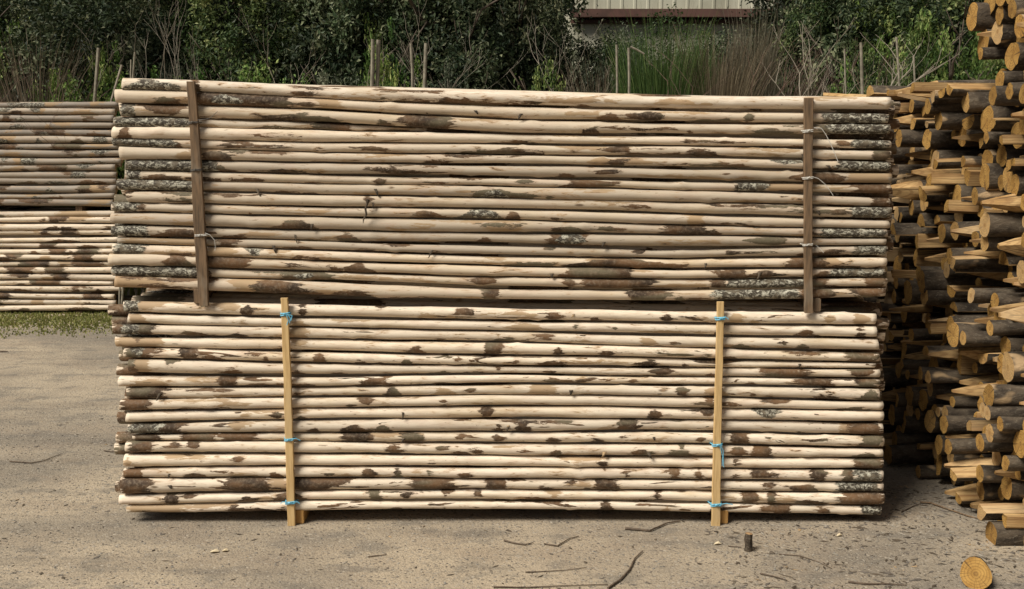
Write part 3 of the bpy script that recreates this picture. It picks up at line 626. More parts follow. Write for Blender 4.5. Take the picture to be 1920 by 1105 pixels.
# ------------------------------------------------------------------ log pile on the right
LX = 3.02
def log_mesh(kind, r, ln, seed, bend=.0):
    rr = np.random.default_rng(seed); m = MB()
    sides = 18; rings = 9
    V = []; ang = np.linspace(0, 2*PI, sides, endpoint=False)
    lump = 1+.06*np.cos(2*ang+rr.uniform(0, 6))+.04*np.cos(3*ang+rr.uniform(0, 6))+rr.uniform(-.02, .02, sides)
    for i in range(rings):
        t = i/(rings-1); x = ln*t; tap = 1-.1*t
        for a, l in zip(ang, lump):
            y = math.cos(a)*r*l*tap; z = math.sin(a)*r*l*tap
            if kind == 'half': z = min(z, r*.08+rr.uniform(-.002, .002)+.004*math.sin(t*9))
            if kind == 'quarter':
                z = min(z, r*.05+.003*math.sin(t*11)); y = min(y, r*.12+.003*math.sin(t*7+1))
            if kind == 'point' and x < .30:
                f = .16+.84*(x/.30)
                lim = r*f*1.02
                y = max(-lim, min(lim, y)) ; z = max(-lim*.9, min(lim*.9, z))
            V.append((x+(rr.uniform(-.004, .004) if i == 0 else 0), y, z))
    Fc = []; M = []
    for i in range(rings-1):
        for k in range(sides):
            k2 = (k+1) % sides
            Fc.append((i*sides+k, i*sides+k2, (i+1)*sides+k2, (i+1)*sides+k))
            mid = 0
            ya, za = (V[i*sides+k][1]+V[i*sides+k2][1])/2, (V[i*sides+k][2]+V[i*sides+k2][2])/2
            if kind == 'half' and za > r*.0 : mid = 1
            if kind == 'quarter' and (za > -r*.02 or ya > r*.05): mid = 1
            if kind == 'point' and i < 2: mid = 1
            M.append(mid)
    if kind == 'point':
        # regrade ring positions so the point is modelled
        xs = [0, .10, .22, .31, .45, .65, .85, 1.05, ln]
        for i in range(rings):
            for k in range(sides):
                idx = i*sides+k; a, l = ang[k], lump[k]; x = xs[i]
                y = math.cos(a)*r*l; z = math.sin(a)*r*l
                if x < .30:
                    f = .14+.86*(x/.31); lim = r*f
                    y = max(-lim, min(lim, y)); z = max(-lim, min(lim, z))
                V[idx] = (x, y, z)
        M = [1 if (f[0]//sides) < 3 else 0 for f in Fc]
    Fc.append(tuple(range(sides-1, -1, -1))); Fc.append(tuple((rings-1)*sides+k for k in range(sides))); M += [2, 2]
    # wind outward
    me = mesh('log', V, Fc, M, True)
    me.set_sharp_from_angle(angle=math.radians(38))
    for mm in (M_BARK, M_SPLIT, M_CUT): me.materials.append(mm)
    return me
LM = {'round': [log_mesh('round', 1, 1.25, 10+i) for i in range(5)],
      'half': [log_mesh('half', 1, 1.25, 30+i) for i in range(3)],
      'quarter': [log_mesh('quarter', 1, 1.25, 40+i) for i in range(3)],
      'point': [log_mesh('point', 1, 1.25, 50+i) for i in range(3)]}
# rebuild at real radius so rings and grain keep their scale
def real(kind, r, seed): return log_mesh(kind, r, 1.25, seed)
POOL = {k: [] for k in LM}
for k in POOL:
    for i, r in enumerate((.036, .045, .054, .063, .072, .084)):
        POOL[k].append((r, real(k, r, 200+i*7+len(k)))); POOL[k].append((r*1.04, real(k, r*1.04, 260+i*7+len(k))))
for L in LM.values():
    for me in L: bpy.data.meshes.remove(me)
rl = random.Random(11)
def add_log(x, y, z, kind, r, label, group):
    best = [q for q in POOL[kind] if abs(q[0]-r) < .009] or POOL[kind]
    me = rl.choice(best)[1]
    nm = {'round': 'round_log', 'half': 'split_log', 'quarter': 'split_log', 'point': 'pointed_log'}[kind]
    o = bpy.data.objects.new(nm, me); col.objects.link(o)
    o.location = (x, y, z)
    rx = rl.choice([0, PI, PI/2, -PI/2, rl.uniform(0, 6)])+rl.uniform(-.5, .5) if kind != 'half' else rl.choice([0, 0, 0, PI, PI, PI/2, -PI/2])+rl.uniform(-.35, .35)
    if kind == 'quarter': rx = rl.choice([0, 0, PI/2, PI, -PI/2])+rl.uniform(-.4, .4)
    o.rotation_euler = (rx, rl.uniform(-.035, .035), rl.uniform(-.05, .05))
    tag(o, label, 'log', group); return o
KIND = {'round': 'round', 'half': 'half-round', 'quarter': 'split', 'point': 'pointed'}
def pile(y0, y1, z0, z1, secname, pitch_y, pitch_z, far_stuff=None, inset=0.0):
    nrow = int((z1-z0)/pitch_z)
    for i in range(nrow):
        z = z0+.065+i*pitch_z; y = y0+(.5*pitch_y if i % 2 else 0)+rl.uniform(-.02, .02); j = 0
        while y < y1:
            step = pitch_y*rl.uniform(.82, 1.18)
            kind = rl.choices(['round', 'half', 'quarter', 'point'], [.54, .15, .15, .16])[0]
            r = min(.086, step*.5*rl.uniform(.76, .99))
            if rl.random() < .25: r *= .7
            elif rl.random() < .2: r = rl.uniform(.078, .09)
            prot = rl.choices([rl.uniform(-.06, .05), rl.uniform(-.18, -.06), rl.uniform(.05, .2)], [.5, .22, .28])[0]
            if kind == 'point': prot -= .08
            lean = -.03*math.sin(z*2.2+y)+(-.03 if z < 1.9 and y > 6.9 else 0)
            if rl.random() < .06: y += step; continue
            size = 'thick' if r > .072 else ('thin' if r < .056 else 'middling')
            stick = 'sticking out' if prot < -.12 else ('set back' if prot > .08 else 'cut flush')
            course = 'lowest course' if i == 0 else ('top course' if i == nrow-1 else nth(i)+' course up')
            zz = z+rl.uniform(-.03, .03)
            b_ = (zz-H)/(y+step/2); v_ = math.atan(b_)+TH        # inside the picture's right edge?
            ux_ = 960+F*(LX+prot)/((y+step/2)*cs-(zz-H)*sn)
            if ux_ > 1925: lab = f'log past the right edge of the picture, near end of the {secname}'.replace(' of the picture', ''); j -= 1
            else: lab = f'{size} {KIND[kind]} log {stick}, {nth(j)} from the right, {course}, {secname}'
            add_log(LX+prot+lean+inset, y+step/2, zz, kind, r, lab, 'logs in the pile on the right')
            y += step; j += 1
pile(5.80, 8.25, 0.0, 2.72, 'main log pile', .142, .1235)
pile(5.80, 6.83, 2.72, 3.75, 'upper log pile', .145, .12, inset=-.06)
# fallen small pieces filling the hollows between courses and the crooked top
# the far, mostly hidden end of the pile as one mass
m = MB(); 
for i in range(22):
    z = .06+i*.1185; y = 8.25
    while y < 11.6:
        s_ = .142*rl.uniform(.82, 1.18); kd = rl.choice(['round', 'round', 'half', 'quarter', 'point']); me = rl.choice(POOL[kd])[1]
        T_ = Matrix.Translation((LX+(.1 if z > 1.75 else .0)+rl.uniform(-.15, .12), y+s_/2, z+rl.uniform(-.03, .03))) @ Matrix.Rotation(rl.uniform(0, 6), 4, 'X')
        n0 = len(m.V); m.V += [tuple(T_ @ v.co) for v in me.vertices]
        for p_ in me.polygons: m.F.append(tuple(n0+q_ for q_ in p_.vertices)); m.M.append(p_.material_index)
        y += s_
o = m.build('far_logs', [M_BARK, M_SPLIT, M_CUT]); tag(o, 'far end of the right log pile hidden in shade behind the pole bundles', 'logs', kind='stuff')
# long cross pieces on top of the pile
def topstick(x0, y0, z0, x1, y1, z1, r, label):
    m = MB(); n = 10
    pts = [(x0+(x1-x0)*k/n, y0+(y1-y0)*k/n, z0+(z1-z0)*k/n+.004*math.sin(k)) for k in range(n+1)]
    base = Vector(pts[0]); m.tube([Vector(p)-base for p in pts], [r*(1-.3*k/n) for k in range(n+1)], 9, m=0, mcap=1, jit=.06)
    o = m.build('split_log', [M_SPLIT, M_CUT]); o.location = base; tag(o, label, 'log', 'pale pieces lying on top of the pile')
for k in range(11):
    y = 6.98+k*.19; x = LX-.12+rl.uniform(-.12, .05)
    o = add_log(x, y, 2.735+rl.uniform(-.02, .02), rl.choice(['half', 'half', 'point', 'quarter']), rl.choice([.054, .063, .075]), '', 'pale pieces lying on top of the pile')
    o['label'] = f'pale piece loose on top of the main log pile, {nth(k)} from the camera'
    o.rotation_euler.z += rl.uniform(-.12, .12)
for k, (u0, v0, u1, v1) in enumerate(((1543, 175, 1640, 186), (1590, 178, 1668, 180))):
    y = 9.6-k*.3; x0, z0 = unp(u0, v0+5, y); x1, z1 = unp(u1, v1+4, y)
    topstick(x0, y, z0, x1+.6, y-.3, z1-.05, .03, ['pale thin stick showing above the upper front bundle by its right end', 'pale split piece behind the top right corner of the upper front bundle'][k])
topstick(*((lambda p: (p[0], 10.0, p[1]-.3))(unp(1650, 182, 10.0))), 4.1, 9.4, 2.6, .04, 'pale long split piece at the far end of the pile top')

# loose log with sawn face to the camera, bottom right
x, y = gnd(1832, 1106)
o = bpy.data.objects.new('round_log', real('round', .084, 77)); col.objects.link(o)
o.location = (x, y+.03, .078); o.rotation_euler = (Matrix.Rotation(math.radians(64), 3, 'Z') @ Matrix.Rotation(math.radians(14), 3, 'Y') @ Matrix.Rotation(.4, 3, 'X')).to_euler(); tag(o, 'loose log on the gravel at the bottom right, orange sawn end facing the camera', 'log')
o.scale = (.10, 1, 1)

M_TWIGB = mat_plain('ground_twig', (.13, .095, .065), (.07, .05, .035), 30)
# ------------------------------------------------------------------ small things on the ground
def stick(pts, r, label, mat=None, name='stick', cat='stick', lift=.003):
    r *= .6
    P = [Vector((*gnd(u, v), lift+r)) for u, v in pts]
    b = P[0].copy(); b.z = 0
    Q = []
    for i in range(len(P)-1):
        for s in range(4): Q.append(P[i].lerp(P[i+1], s/4)-b)
    Q.append(P[-1]-b); n = len(Q)
    m = MB(); m.tube(Q, [r*(1-.5*k/n) for k in range(n)], 7, jit=.18)
    o = m.build(name, mat or M_TWIGB); o.location = b; tag(o, label, cat, 'sticks and bark scraps on the gravel')
stick([(1140, 1106), (1163, 1090), (1180, 1072), (1190, 1050), (1205, 1036)], .011, 'crooked brown stick at the bottom edge right of centre')
stick([(1725, 944), (1745, 946), (1780, 958), (1815, 970), (1845, 978)], .010, 'long grey branch lying on the gravel in front of the log pile', M_STAKE_OLD)
stick([(1690, 962), (1712, 951), (1730, 945)], .006, 'thin twig leading into the grey branch by the log pile')
stick([(1172, 994), (1195, 996), (1218, 998), (1250, 984), (1275, 980)], .013, 'dark bark scrap lying just in front of the lower bundle')
stick([(945, 1016), (965, 1021), (985, 1024), (1000, 1020)], .009, 'small dark bark scrap on the gravel at centre')
stick([(1020, 1022), (1045, 1026), (1068, 1012), (1085, 1008)], .008, 'brown leafy scrap right of the centre of the gravel')
stick([(1425, 1078), (1450, 1083), (1476, 1091)], .008, 'straight dark twig near the bottom edge')
stick([(1590, 1094), (1630, 1098), (1660, 1097), (1700, 1100)], .009, 'dark twig lying along the bottom edge on the right')
stick([(1460, 1041), (1500, 1044), (1530, 1054), (1560, 1068)], .005, 'thin curved twig right of the stub')
stick([(1365, 1026), (1390, 1028)], .006, 'short twig lying by the little stub')
stick([(18, 867), (60, 870), (82, 866), (115, 853)], .008, 'brown twig on the bare ground at the far left')
stick([(985, 1075), (1030, 1073), (1060, 1071), (1100, 1066)], .005, 'thin straight twig near the bottom centre')
stick([(925, 1103), (990, 1104), (1050, 1101), (1140, 1098)], .007, 'long dark twig on the bottom edge at centre')
stick([(195, 847), (210, 849), (222, 848)], .008, 'short dark twig left of the lower bundle')
stick([(0, 661), (15, 661)], .015, 'short brown stick by the left edge of the yard')
stick([(690, 1046), (725, 1042)], .006, 'small reddish twig on the gravel left of centre')
# little upright stub
x, y = gnd(1403, 1033); m = MB()
m.tube([(0, 0, 0), (.002, 0, .03), (-.002, 0, .07), (0, 0, .108)], [.024, .023, .024, .021], 10, m=0, mcap=1, jit=.08)
o = m.build('post_stub', [M_BARK, M_END]); o.location = (x, y, 0); tag(o, 'small dark upright stub of wood in front of the right batten', 'stub')
M_CHIP = mat_plain('fresh_chip', (.62, .53, .36), (.48, .38, .24), 40)
for (u, v, s, lab) in ((1346, 1022, .034, 'white wood chip left of the little stub'), (1574, 1006, .026, 'curled pale shaving on the gravel toward the right'), (420, 1036, .038, 'pale wood chips on the gravel at lower left')):
    x, y = gnd(u, v); m = MB()
    for k in range(2 if s > .036 else 1):
        cx = (k-1)*.05+random.uniform(-.01, .01) if s > .036 else 0; s0 = s; s *= random.uniform(.5, 1.1) if s0 > .036 else 1; jy = random.uniform(-.012, .012)
        V = [(cx-s*.8, -.008, .003), (cx-s*.1, -.014, .012), (cx+s*.6, -.002, .006), (cx+s*.2, .014, .016), (cx-s*.4, .012, .010), (cx, 0, 0.001)]
        V = [(p_[0], p_[1]*random.uniform(.7, 1.3)+(jy if s0 > .036 else 0), p_[2]) for p_ in V]; s = s0
        m.add(V, [(0, 1, 4), (1, 3, 4), (1, 2, 3), (0, 5, 1), (1, 5, 2), (2, 5, 3), (3, 5, 4), (4, 5, 0)])
    o = m.build('wood_chip', M_CHIP, smooth=False); o.location = (x, y, 0.002); tag(o, lab, 'wood chip', 'pale chips on the gravel')
# gravel and debris as real small stones and flecks
def scatter(name, n, box, smin, smax, mats, flat, label, seed):
    r = np.random.default_rng(seed); V = []; Fc = []; mi = []
    base = np.array([(1, 0, 0), (0, 1, 0), (-1, 0, 0), (0, -1, 0), (0, 0, 1), (0, 0, -.6)], float)
    fs = [(0, 1, 4), (1, 2, 4), (2, 3, 4), (3, 0, 4), (1, 0, 5), (2, 1, 5), (3, 2, 5), (0, 3, 5)]
    for k in range(n):
        d = r.uniform(0, 1)**1.0
        x, y = r.uniform(box[0], box[1]), r.uniform(box[2], box[3])
        s = smin+(smax-smin)*r.random()**3; a = r.uniform(0, 6.28)
        B = base*r.uniform(.6, 1.25, (6, 3))*np.array([s*(2.6 if flat else 1), s, s*(.35 if flat else .7)])
        ca, sa = math.cos(a), math.sin(a)
        P = np.stack([B[:, 0]*ca-B[:, 1]*sa+x, B[:, 0]*sa+B[:, 1]*ca+y, B[:, 2]+s*.2], 1)
        n0 = len(V); V += P.tolist(); Fc += [(a_+n0, b_+n0, c_+n0) for a_, b_, c_ in fs]; mi += [int(r.integers(len(mats)))]*8
    me = mesh(name, V, Fc, mi, False); o = link(name, me, None, mats); tag(o, label, 'ground cover', kind='stuff')
M_S1 = mat_plain('stone_grey', (.22, .205, .18), (.15, .14, .12)); M_S2 = mat_plain('stone_pale', (.29, .255, .205), (.22, .19, .15)); M_S3 = mat_plain('stone_dark', (.14, .12, .10), (.09, .075, .06))
scatter('gravel', 16000, (-4.6, 3.6, 5.2, 9.5), .002, .0085, [M_S1, M_S2, M_S1, M_S3, M_S1, M_S3], False, 'fine loose gravel over the yard', 1)
scatter('bark_flecks', 2600, (-4.6, 3.8, 5.2, 9.0), .003, .011, [M_BARK, M_S3, M_BARK, M_S2], True, 'small flecks of bark and wood scattered on the gravel', 2)
scatter('bark_flecks', 3200, (1.2, 3.3, 5.2, 7.2), .003, .013, [M_BARK, M_S3, M_BARK, M_S2], True, 'denser bark litter in front of the bundles and the log pile', 3)

# ------------------------------------------------------------------ grass strip
def blades(name, pts, mats, label, hmin, hmax, wd, lean, kind=None, segs=3, cat=None, group=None, seed=0, parent=None, spread=None):
    r = np.random.default_rng(seed); n = len(pts); V = []; Fc = []; sh = []
    for p in pts:
        a = r.uniform(0, 6.28); h = r.uniform(hmin, hmax); l = lean*r.uniform(.2, 1)*h
        d = np.array([math.cos(a), math.sin(a)])
        if spread is not None:
            d = np.array([p[0]-spread[0], p[1]-spread[1]]); l = lean*h*np.linalg.norm(d)*r.uniform(.6, 1.3); d = d/(np.linalg.norm(d)+1e-6)
        a2 = r.uniform(0, 6.28); s = np.array([math.cos(a2), math.sin(a2)])
        if abs(s[0]) < .5: s = np.array([.8, .6])
        n0 = len(V); q = r.random()
        jx = r.uniform(-.06, .06, (segs+1, 2))*h*.12*(1 if spread is not None else 0)
        for k in range(segs+1):
            t = k/segs; c = np.array([p[0], p[1]])+d*l*t*t+jx[k]; wdt = wd*(1-t*.85)
            V.append((c[0]-s[0]*wdt, c[1]-s[1]*wdt, p[2]+h*t)); V.append((c[0]+s[0]*wdt, c[1]+s[1]*wdt, p[2]+h*t)); sh += [q, q]
        for k in range(segs): Fc.append((n0+2*k, n0+2*k+1, n0+2*k+3, n0+2*k+2))
    me = mesh(name, V, Fc, None, True); add_attr(me, 'shade', sh)
    o = link(name, me, parent, mats)
    if parent is None: tag(o, label, cat, group, kind)
    return o
M_GRASS = mat_leaf('grass', (.11, .12, .035), (.19, .20, .055), (.30, .27, .11))
pts = []
for _ in range(26000):
    x = random.uniform(-12, -2.9); yb = 13.5+.25*math.sin(x*1.3)+.15*math.sin(x*4.1); y = random.triangular(yb-.65, 15.2, 14.0)
    if math.sin(x*5.3)+math.sin(y*8+x*2.1)+random.random()*2.4 < -.3 and y < 13.4: continue
    pts.append((x, y, 0))
blades('grass', pts, [M_GRASS], 'strip of short yellow green grass at the foot of the far left stack', .008, .036, .011, .5, 'stuff', cat='grass', seed=5)
pts = [(random.uniform(-14, 14), random.uniform(15.6, 19), 0) for _ in range(9000)]
blades('grass', pts, [M_GRASS], 'rough grass behind the stacks at the foot of the trees', .1, .5, .012, .4, 'stuff', cat='grass', seed=6)

# ------------------------------------------------------------------ vegetation
M_DARK = mat_leaf('dark_evergreen_leaf', (.018, .032, .014), (.060, .080, .034), (.21, .22, .125))
M_MID = mat_leaf('green_leaf', (.028, .050, .016), (.085, .115, .035), (.25, .27, .11))
M_LIGHT = mat_leaf('bright_leaf', (.05, .10, .02), (.13, .20, .045), (.33, .38, .13))
M_GREYL = mat_leaf('grey_green_leaf', (.06, .075, .045), (.105, .125, .075), (.22, .235, .16))
M_BROOM = mat_leaf('broom_stem', (.030, .070, .018), (.05, .11, .028), (.13, .20, .06))
M_DEAD = mat_leaf('dead_stem', (.085, .060, .040), (.15, .112, .076), (.25, .195, .135))
M_STRAW = mat_leaf('straw_stem', (.14, .12, .08), (.20, .17, .12), (.30, .26, .19))
M_TRUNK = mat_plain('tree_bark', (.13, .10, .075), (.07, .055, .04), 12)
M_TWIG = mat_plain('pale_twig', (.30, .26, .20), (.19, .16, .12), 12)
M_TWIGD = mat_plain('brown_twig', (.17, .11, .08), (.11, .075, .055), 12)
M_POST = mat_plain('grey_post', (.27, .24, .18), (.17, .15, .11), 14)

def leaves(nc, per, rx, ry, rz, ls, seed, shell=.55):
    """crown of small folded leaves in clumps; returns a mesh centred on the origin"""
    r = np.random.default_rng(seed)
    d = r.normal(size=(nc, 3)); d /= np.linalg.norm(d, axis=1)[:, None]
    rad = shell+(1-shell)*r.random(nc)**.6; rad = np.where(r.random(nc) < .3, r.random(nc)**.5*.8, rad)
    cen = d*rad[:, None]*(1+.18*np.sin(d[:, :1]*5+seed)+.14*np.cos(d[:, 2:]*7+seed))
    cs_ = r.uniform(.55, 1.25, nc); csh = r.random(nc)
    N_ = nc*per
    ci = np.repeat(np.arange(nc), per)
    off = r.normal(size=(N_, 3))*.088*cs_[ci][:, None]; off[:, 2] *= .75
    P = (cen[ci]+off)*np.array([rx, ry, rz])
    nrm = d[ci]*.6+r.normal(size=(N_, 3))*.8+np.array([0, 0, .5]); nrm /= np.linalg.norm(nrm, axis=1)[:, None]
    t = np.cross(nrm, r.normal(size=(N_, 3))); t /= np.linalg.norm(t, axis=1)[:, None]
    b = np.cross(nrm, t); L = ls*r.uniform(.6, 1.35, N_)[:, None]
    V = np.empty((N_, 4, 3))
    V[:, 0] = P-t*L; V[:, 1] = P+b*L*.5+nrm*L*.18; V[:, 2] = P+t*L-nrm*L*.25; V[:, 3] = P-b*L*.5+nrm*L*.18
    q = np.arange(N_)*4
    Fc = np.concatenate([np.stack([q, q+1, q+2], 1), np.stack([q, q+2, q+3], 1)]).tolist()
    me = bpy.data.meshes.new('crown'); me.from_pydata(V.reshape(-1, 3).tolist(), [], Fc); me.update()
    sh = np.clip(.02+.8*csh[ci]**1.5+r.normal(size=N_)*.24, 0, 1)
    add_attr(me, 'shade', np.repeat(sh, 4)); return me
def trunk_mesh(h, r, seed, limbs=7, reach=1.2, spread=.9):
    rr = random.Random(seed); m = MB(); x = y = 0; P = []
    for k in range(9):
        P.append((x, y, h*k/8)); x += rr.uniform(-.07, .07)*h/4; y += rr.uniform(-.07, .07)*h/4
    m.tube(P, [r*(1-.8*k/8) for k in range(9)], 8, jit=.06)
    for i in range(limbs):
        k = rr.randint(2, 7); b = Vector(P[k]); a = rr.uniform(0, 6.28); l = reach*rr.uniform(.6, 1.1)
        Q = [b]
        for s in range(1, 6):
            t = s/5; Q.append(b+Vector((math.cos(a)*l*t*spread, math.sin(a)*l*t*spread, l*(.35*t+.4*t*t)))+Vector((rr.uniform(-.05, .05), rr.uniform(-.05, .05), rr.uniform(-.04, .04))))
        m.tube(Q, [r*.45*(1-.75*s/5) for s in range(6)], 6)
        for j in range(3):
            c = Q[rr.randint(2, 5)]; a2 = a+rr.uniform(-1, 1); l2 = l*.5
            m.tube([c, c+Vector((math.cos(a2)*l2*.5, math.sin(a2)*l2*.5, l2*.3)), c+Vector((math.cos(a2)*l2, math.sin(a2)*l2, l2*.75))], [r*.18, r*.12, r*.05], 5)
    return m
TR = [trunk_mesh(4.2, .11, 70+i) for i in range(3)]
TRM = []
for i, t in enumerate(TR): TRM.append(mesh('trunk', t.V, t.F)); TRM[-1].materials.append(M_TRUNK)
CROWN = {
 'dark': [leaves(300, 150, 1.75, 1.5, 2.5, .042, 21+i) for i in range(3)],
 'mid': [leaves(270, 140, 1.6, 1.4, 2.3, .041, 31+i) for i in range(3)],
 'light': [leaves(110, 75, .8, .7, 1.05, .030, 41+i, .35) for i in range(2)],
 'grey': [leaves(110, 75, .8, .7, 1.05, .030, 51+i, .35) for i in range(2)]}
CM = {'dark': M_DARK, 'mid': M_MID, 'light': M_LIGHT, 'grey': M_GREYL}
rt = random.Random(5); cnt = {}
def tree(kind, x, y, topz, sx, label, group, cat='tree', name=None):
    me = rt.choice(CROWN[kind])
    if not me.materials: me.materials.append(CM[kind])
    big = kind in ('dark', 'mid')
    hz = 2.6 if big else 1.15
    root = empty(name or ('evergreen_tree' if kind == 'dark' else 'leafy_tree' if kind == 'mid' else 'shrub'), (x, y, 0))
    tag(root, label, cat, group)
    sz = topz/(2*hz)*1.0
    c = bpy.data.objects.new('crown', me); col.objects.link(c); c.parent = root
    c.location = (0, 0, topz-hz*sz); c.scale = (sx, sx, sz); c.rotation_euler = (0, 0, rt.uniform(0, 6.28))
    t = bpy.data.objects.new('trunk' if big else 'stem', rt.choice(TRM)); col.objects.link(t); t.parent = root
    k = topz/5.2; t.scale = (k*sx if big else k*.6, k*sx if big else k*.6, k); t.rotation_euler = (0, 0, rt.uniform(0, 6.28))
    return root
def ux(u, Y): return (u-960)/F*Y*1.01
def tz(v, Y): return unp(960, v, Y)[1]
# main row of trees (u, depth, top, kind, width, where)
ZN = ['off the left edge', 'at the far left', 'over the top left pole end', 'just right of the left brown stake', 'midway to the paired posts', 'left of the paired posts', 'directly behind the paired posts',
      'behind the single grey post', 'at the left of centre', 'against the left side of the shed', 'at the shed corner', 'behind the angled post', 'behind the green broom', 'behind the dead broom',
      'at the right end of the shed', 'left of the right brown stake', 'over the straight pale post', 'over the slim whitish post', 'just left of the tall logs', 'partly behind the tall logs', 'off the right edge']
front = [(-60, 18.4, 5.6, 'dark', 1.0), (70, 19.2, 6.0, 'mid', 1.0), (215, 18.8, 5.8, 'dark', 1.05), (350, 19.4, 6.2, 'dark', 1.0), (470, 18.7, 5.7, 'mid', .95), (590, 19.3, 6.0, 'dark', 1.0),
         (700, 19.0, 6.4, 'dark', .95), (810, 18.6, 5.8, 'dark', 1.0), (920, 19.2, 6.2, 'dark', .95), (965, 18.8, 5.4, 'dark', .65),
         (1100, 19.2, 4.25, 'dark', .7), (1180, 19.4, 4.12, 'dark', .7), (1265, 19.1, 4.3, 'mid', .7), (1350, 19.4, 4.25, 'dark', .7), (1425, 19.2, 4.5, 'mid', .62),
         (1560, 18.9, 5.6, 'mid', .8), (1610, 19.2, 6.1, 'dark', .95), (1700, 18.6, 5.9, 'mid', 1.0), (1790, 19.2, 6.2, 'mid', 1.0), (1900, 18.8, 5.8, 'dark', 1.0), (2010, 19.2, 6.0, 'mid', 1.0)]
LK = {'dark': 'dark evergreen tree', 'mid': 'mid green tree'}
for i, (u, Y, top, kd, sx) in enumerate(front):
    tree(kd, ux(u, Y), Y, top, sx, f'{LK[kd]} in the front row, {ZN[i]}', 'trees behind the yard')
back = [(-100, 22.6, 7.4), (60, 23, 7.8), (200, 22.4, 7.2), (330, 23.2, 7.9), (460, 22.5, 7.5), (580, 23.2, 7.8), (700, 22.6, 7.4), (820, 23, 7.9), (870, 22.6, 7.2), (900, 24.2, 6.4), (1560, 23.4, 6.4), (1580, 22.6, 7.4), (1690, 23.1, 7.8), (1800, 22.5, 7.5), (1910, 23, 7.8), (2030, 22.6, 7.2)]
for i, (u, Y, top) in enumerate(back):
    kd = rt.choice(['dark', 'mid', 'dark'])
    tree(kd, ux(u, Y), Y, top, 1.2, f'tall {LK[kd]} in the back row, {(ZN[:10]+ZN[15:])[i]}', 'trees behind the yard')
# low trees in front of the building's foot, behind the first row
for i, (u, top, kd) in enumerate(((1130, 3.9, 'dark'), (1220, 4.0, 'dark'), (1310, 4.0, 'dark'), (1400, 4.4, 'mid'))):
    tree(kd, ux(u, 22.5), 22.5, top, .9, f'low {LK[kd]} hard against the shed, {ZN[11+i]}', 'trees behind the yard')
shr = [('light', 150, 16.6, 3.9, .85, 'yellow green leafy shrub beside the leaning pale branch'), ('grey', 60, 17.0, 3.6, .9, 'thin grey green shrub behind the far left stack'), ('light', 262, 17.0, 3.85, .8, 'light green shrub behind the top left corner of the front stack'),
       ('light', 345, 17.2, 3.82, 1.0, 'low bright green shrub over the left stake'), ('light', 450, 17.4, 3.85, 1.0, 'low bright green shrub in the middle left of the tree line foot'), ('light', 545, 17.3, 3.62, .9, 'low green shrub left of the paired posts'),
       ('grey', 480, 17.9, 4.1, .7, 'pale leafed shrub low under the dark trees'), ('light', 752, 15.5, 3.9, .55, 'bright green shrub between the paired posts and the single posts'), ('grey', 850, 16.6, 3.5, .7, 'low pale shrub just right of the single posts'),
       ('grey', 905, 16.4, 3.4, .45, 'small pale shrub by the thin bare twigs at centre'), ('light', 1030, 16.0, 3.75, .7, 'bright green shrub below the left end of the cream building'), ('grey', 1115, 17.4, 4.0, .8, 'grey green shrub at the left foot of the cream building'),
       ('grey', 1090, 16.6, 3.4, .7, 'dull shrub between the bright shrub and the thin posts'), ('light', 1290, 17.8, 3.95, .6, 'light green bush peeping above the dead broom'), ('mid', 1640, 16.8, 4.1, .42, 'green bush behind the straight pale post on the right'),
       ('light', 1745, 16.8, 4.6, .95, 'vivid green bush left of the tall part of the log pile'), ('light', 1690, 17.4, 4.9, .9, 'vivid green bush higher up behind the slim right posts'), ('light', 1815, 17.2, 5.0, 1.0, 'vivid green bush partly hidden by the tall logs'),
       ('light', 1590, 17.8, 4.3, .8, 'green bush over the right stake')]
shr += [('grey', 300, 17.8, 4.5, 1.0, 'grey green bush high over the top left pole end'), ('light', 215, 17.6, 4.3, .7, 'green bush higher behind the leaning pale branch'), ('grey', 640, 17.4, 3.9, .9, 'dull shrub left of the paired posts'),
        ('grey', 1190, 18.0, 4.15, .8, 'grey green bush in front of the shed wall'), ('grey', 1385, 17.9, 4.3, .8, 'grey green bush at the right end of the shed'), ('light', 10, 17.8, 4.6, .9, 'green bush at the left edge above the far stack'),
        ('light', 1640, 18.0, 5.1, 1.0, 'bright green bush high between the slim right posts'), ('light', 720, 17.6, 4.7, .6, 'bright leafy sprays above the paired posts')]
for kd, u, Y, top, sx, lab in shr:
    tree(kd, ux(u, Y), Y, top, sx, lab, 'shrubs at the foot of the tree line', 'shrub')
# the wood beyond, one dense mass
r = np.random.default_rng(99)
bigm = leaves(900, 60, 26, 2.2, 5.2, .12, 99, .1)
bigm.materials.append(M_DARK); o = link('far_wood', bigm); o.location = (-1, 33, 4.2); tag(o, 'dense dark wood closing the view behind the tree line', 'wood', kind='stuff')
bigm2 = bigm; o2 = o.copy(); col.objects.link(o2); o2.location = (-2, 36, 6.5); o2.rotation_euler = (0, 0, PI); tag(o2, 'upper dark mass of the wood behind the tree line', 'wood', kind='stuff')

# broom and dead plants: sheaves of thin stems
def sheaf(u, Y, h, rad, n, mat, label, wd=.007, lean=.55, seed=1, name='broom_shrub'):
    r = np.random.default_rng(seed); P = []
    for _ in range(n):
        a = r.uniform(0, 6.28); q = rad*math.sqrt(r.random()); zz = r.random()**1.2*h*.62
        sc = 1+.5*zz/h
        P.append((math.cos(a)*q*sc, math.sin(a)*q*sc, zz))
    root = empty(name, (ux(u, Y), Y, 0)); tag(root, label, 'shrub', 'stemmy shrubs behind the front stack')
    st = blades('stems', P, [mat], '', h*.28, h*.42, wd, lean, seed=seed, parent=root, spread=(0, 0), segs=4)
    m = MB()
    for k in range(9):
        a = k*.7; m.tube([(0, 0, 0), (math.cos(a)*rad*.5, math.sin(a)*rad*.5, h*.35), (math.cos(a)*rad, math.sin(a)*rad, h*.75)], [.02, .014, .005], 5)
    m.build('stem', M_TRUNK, root)
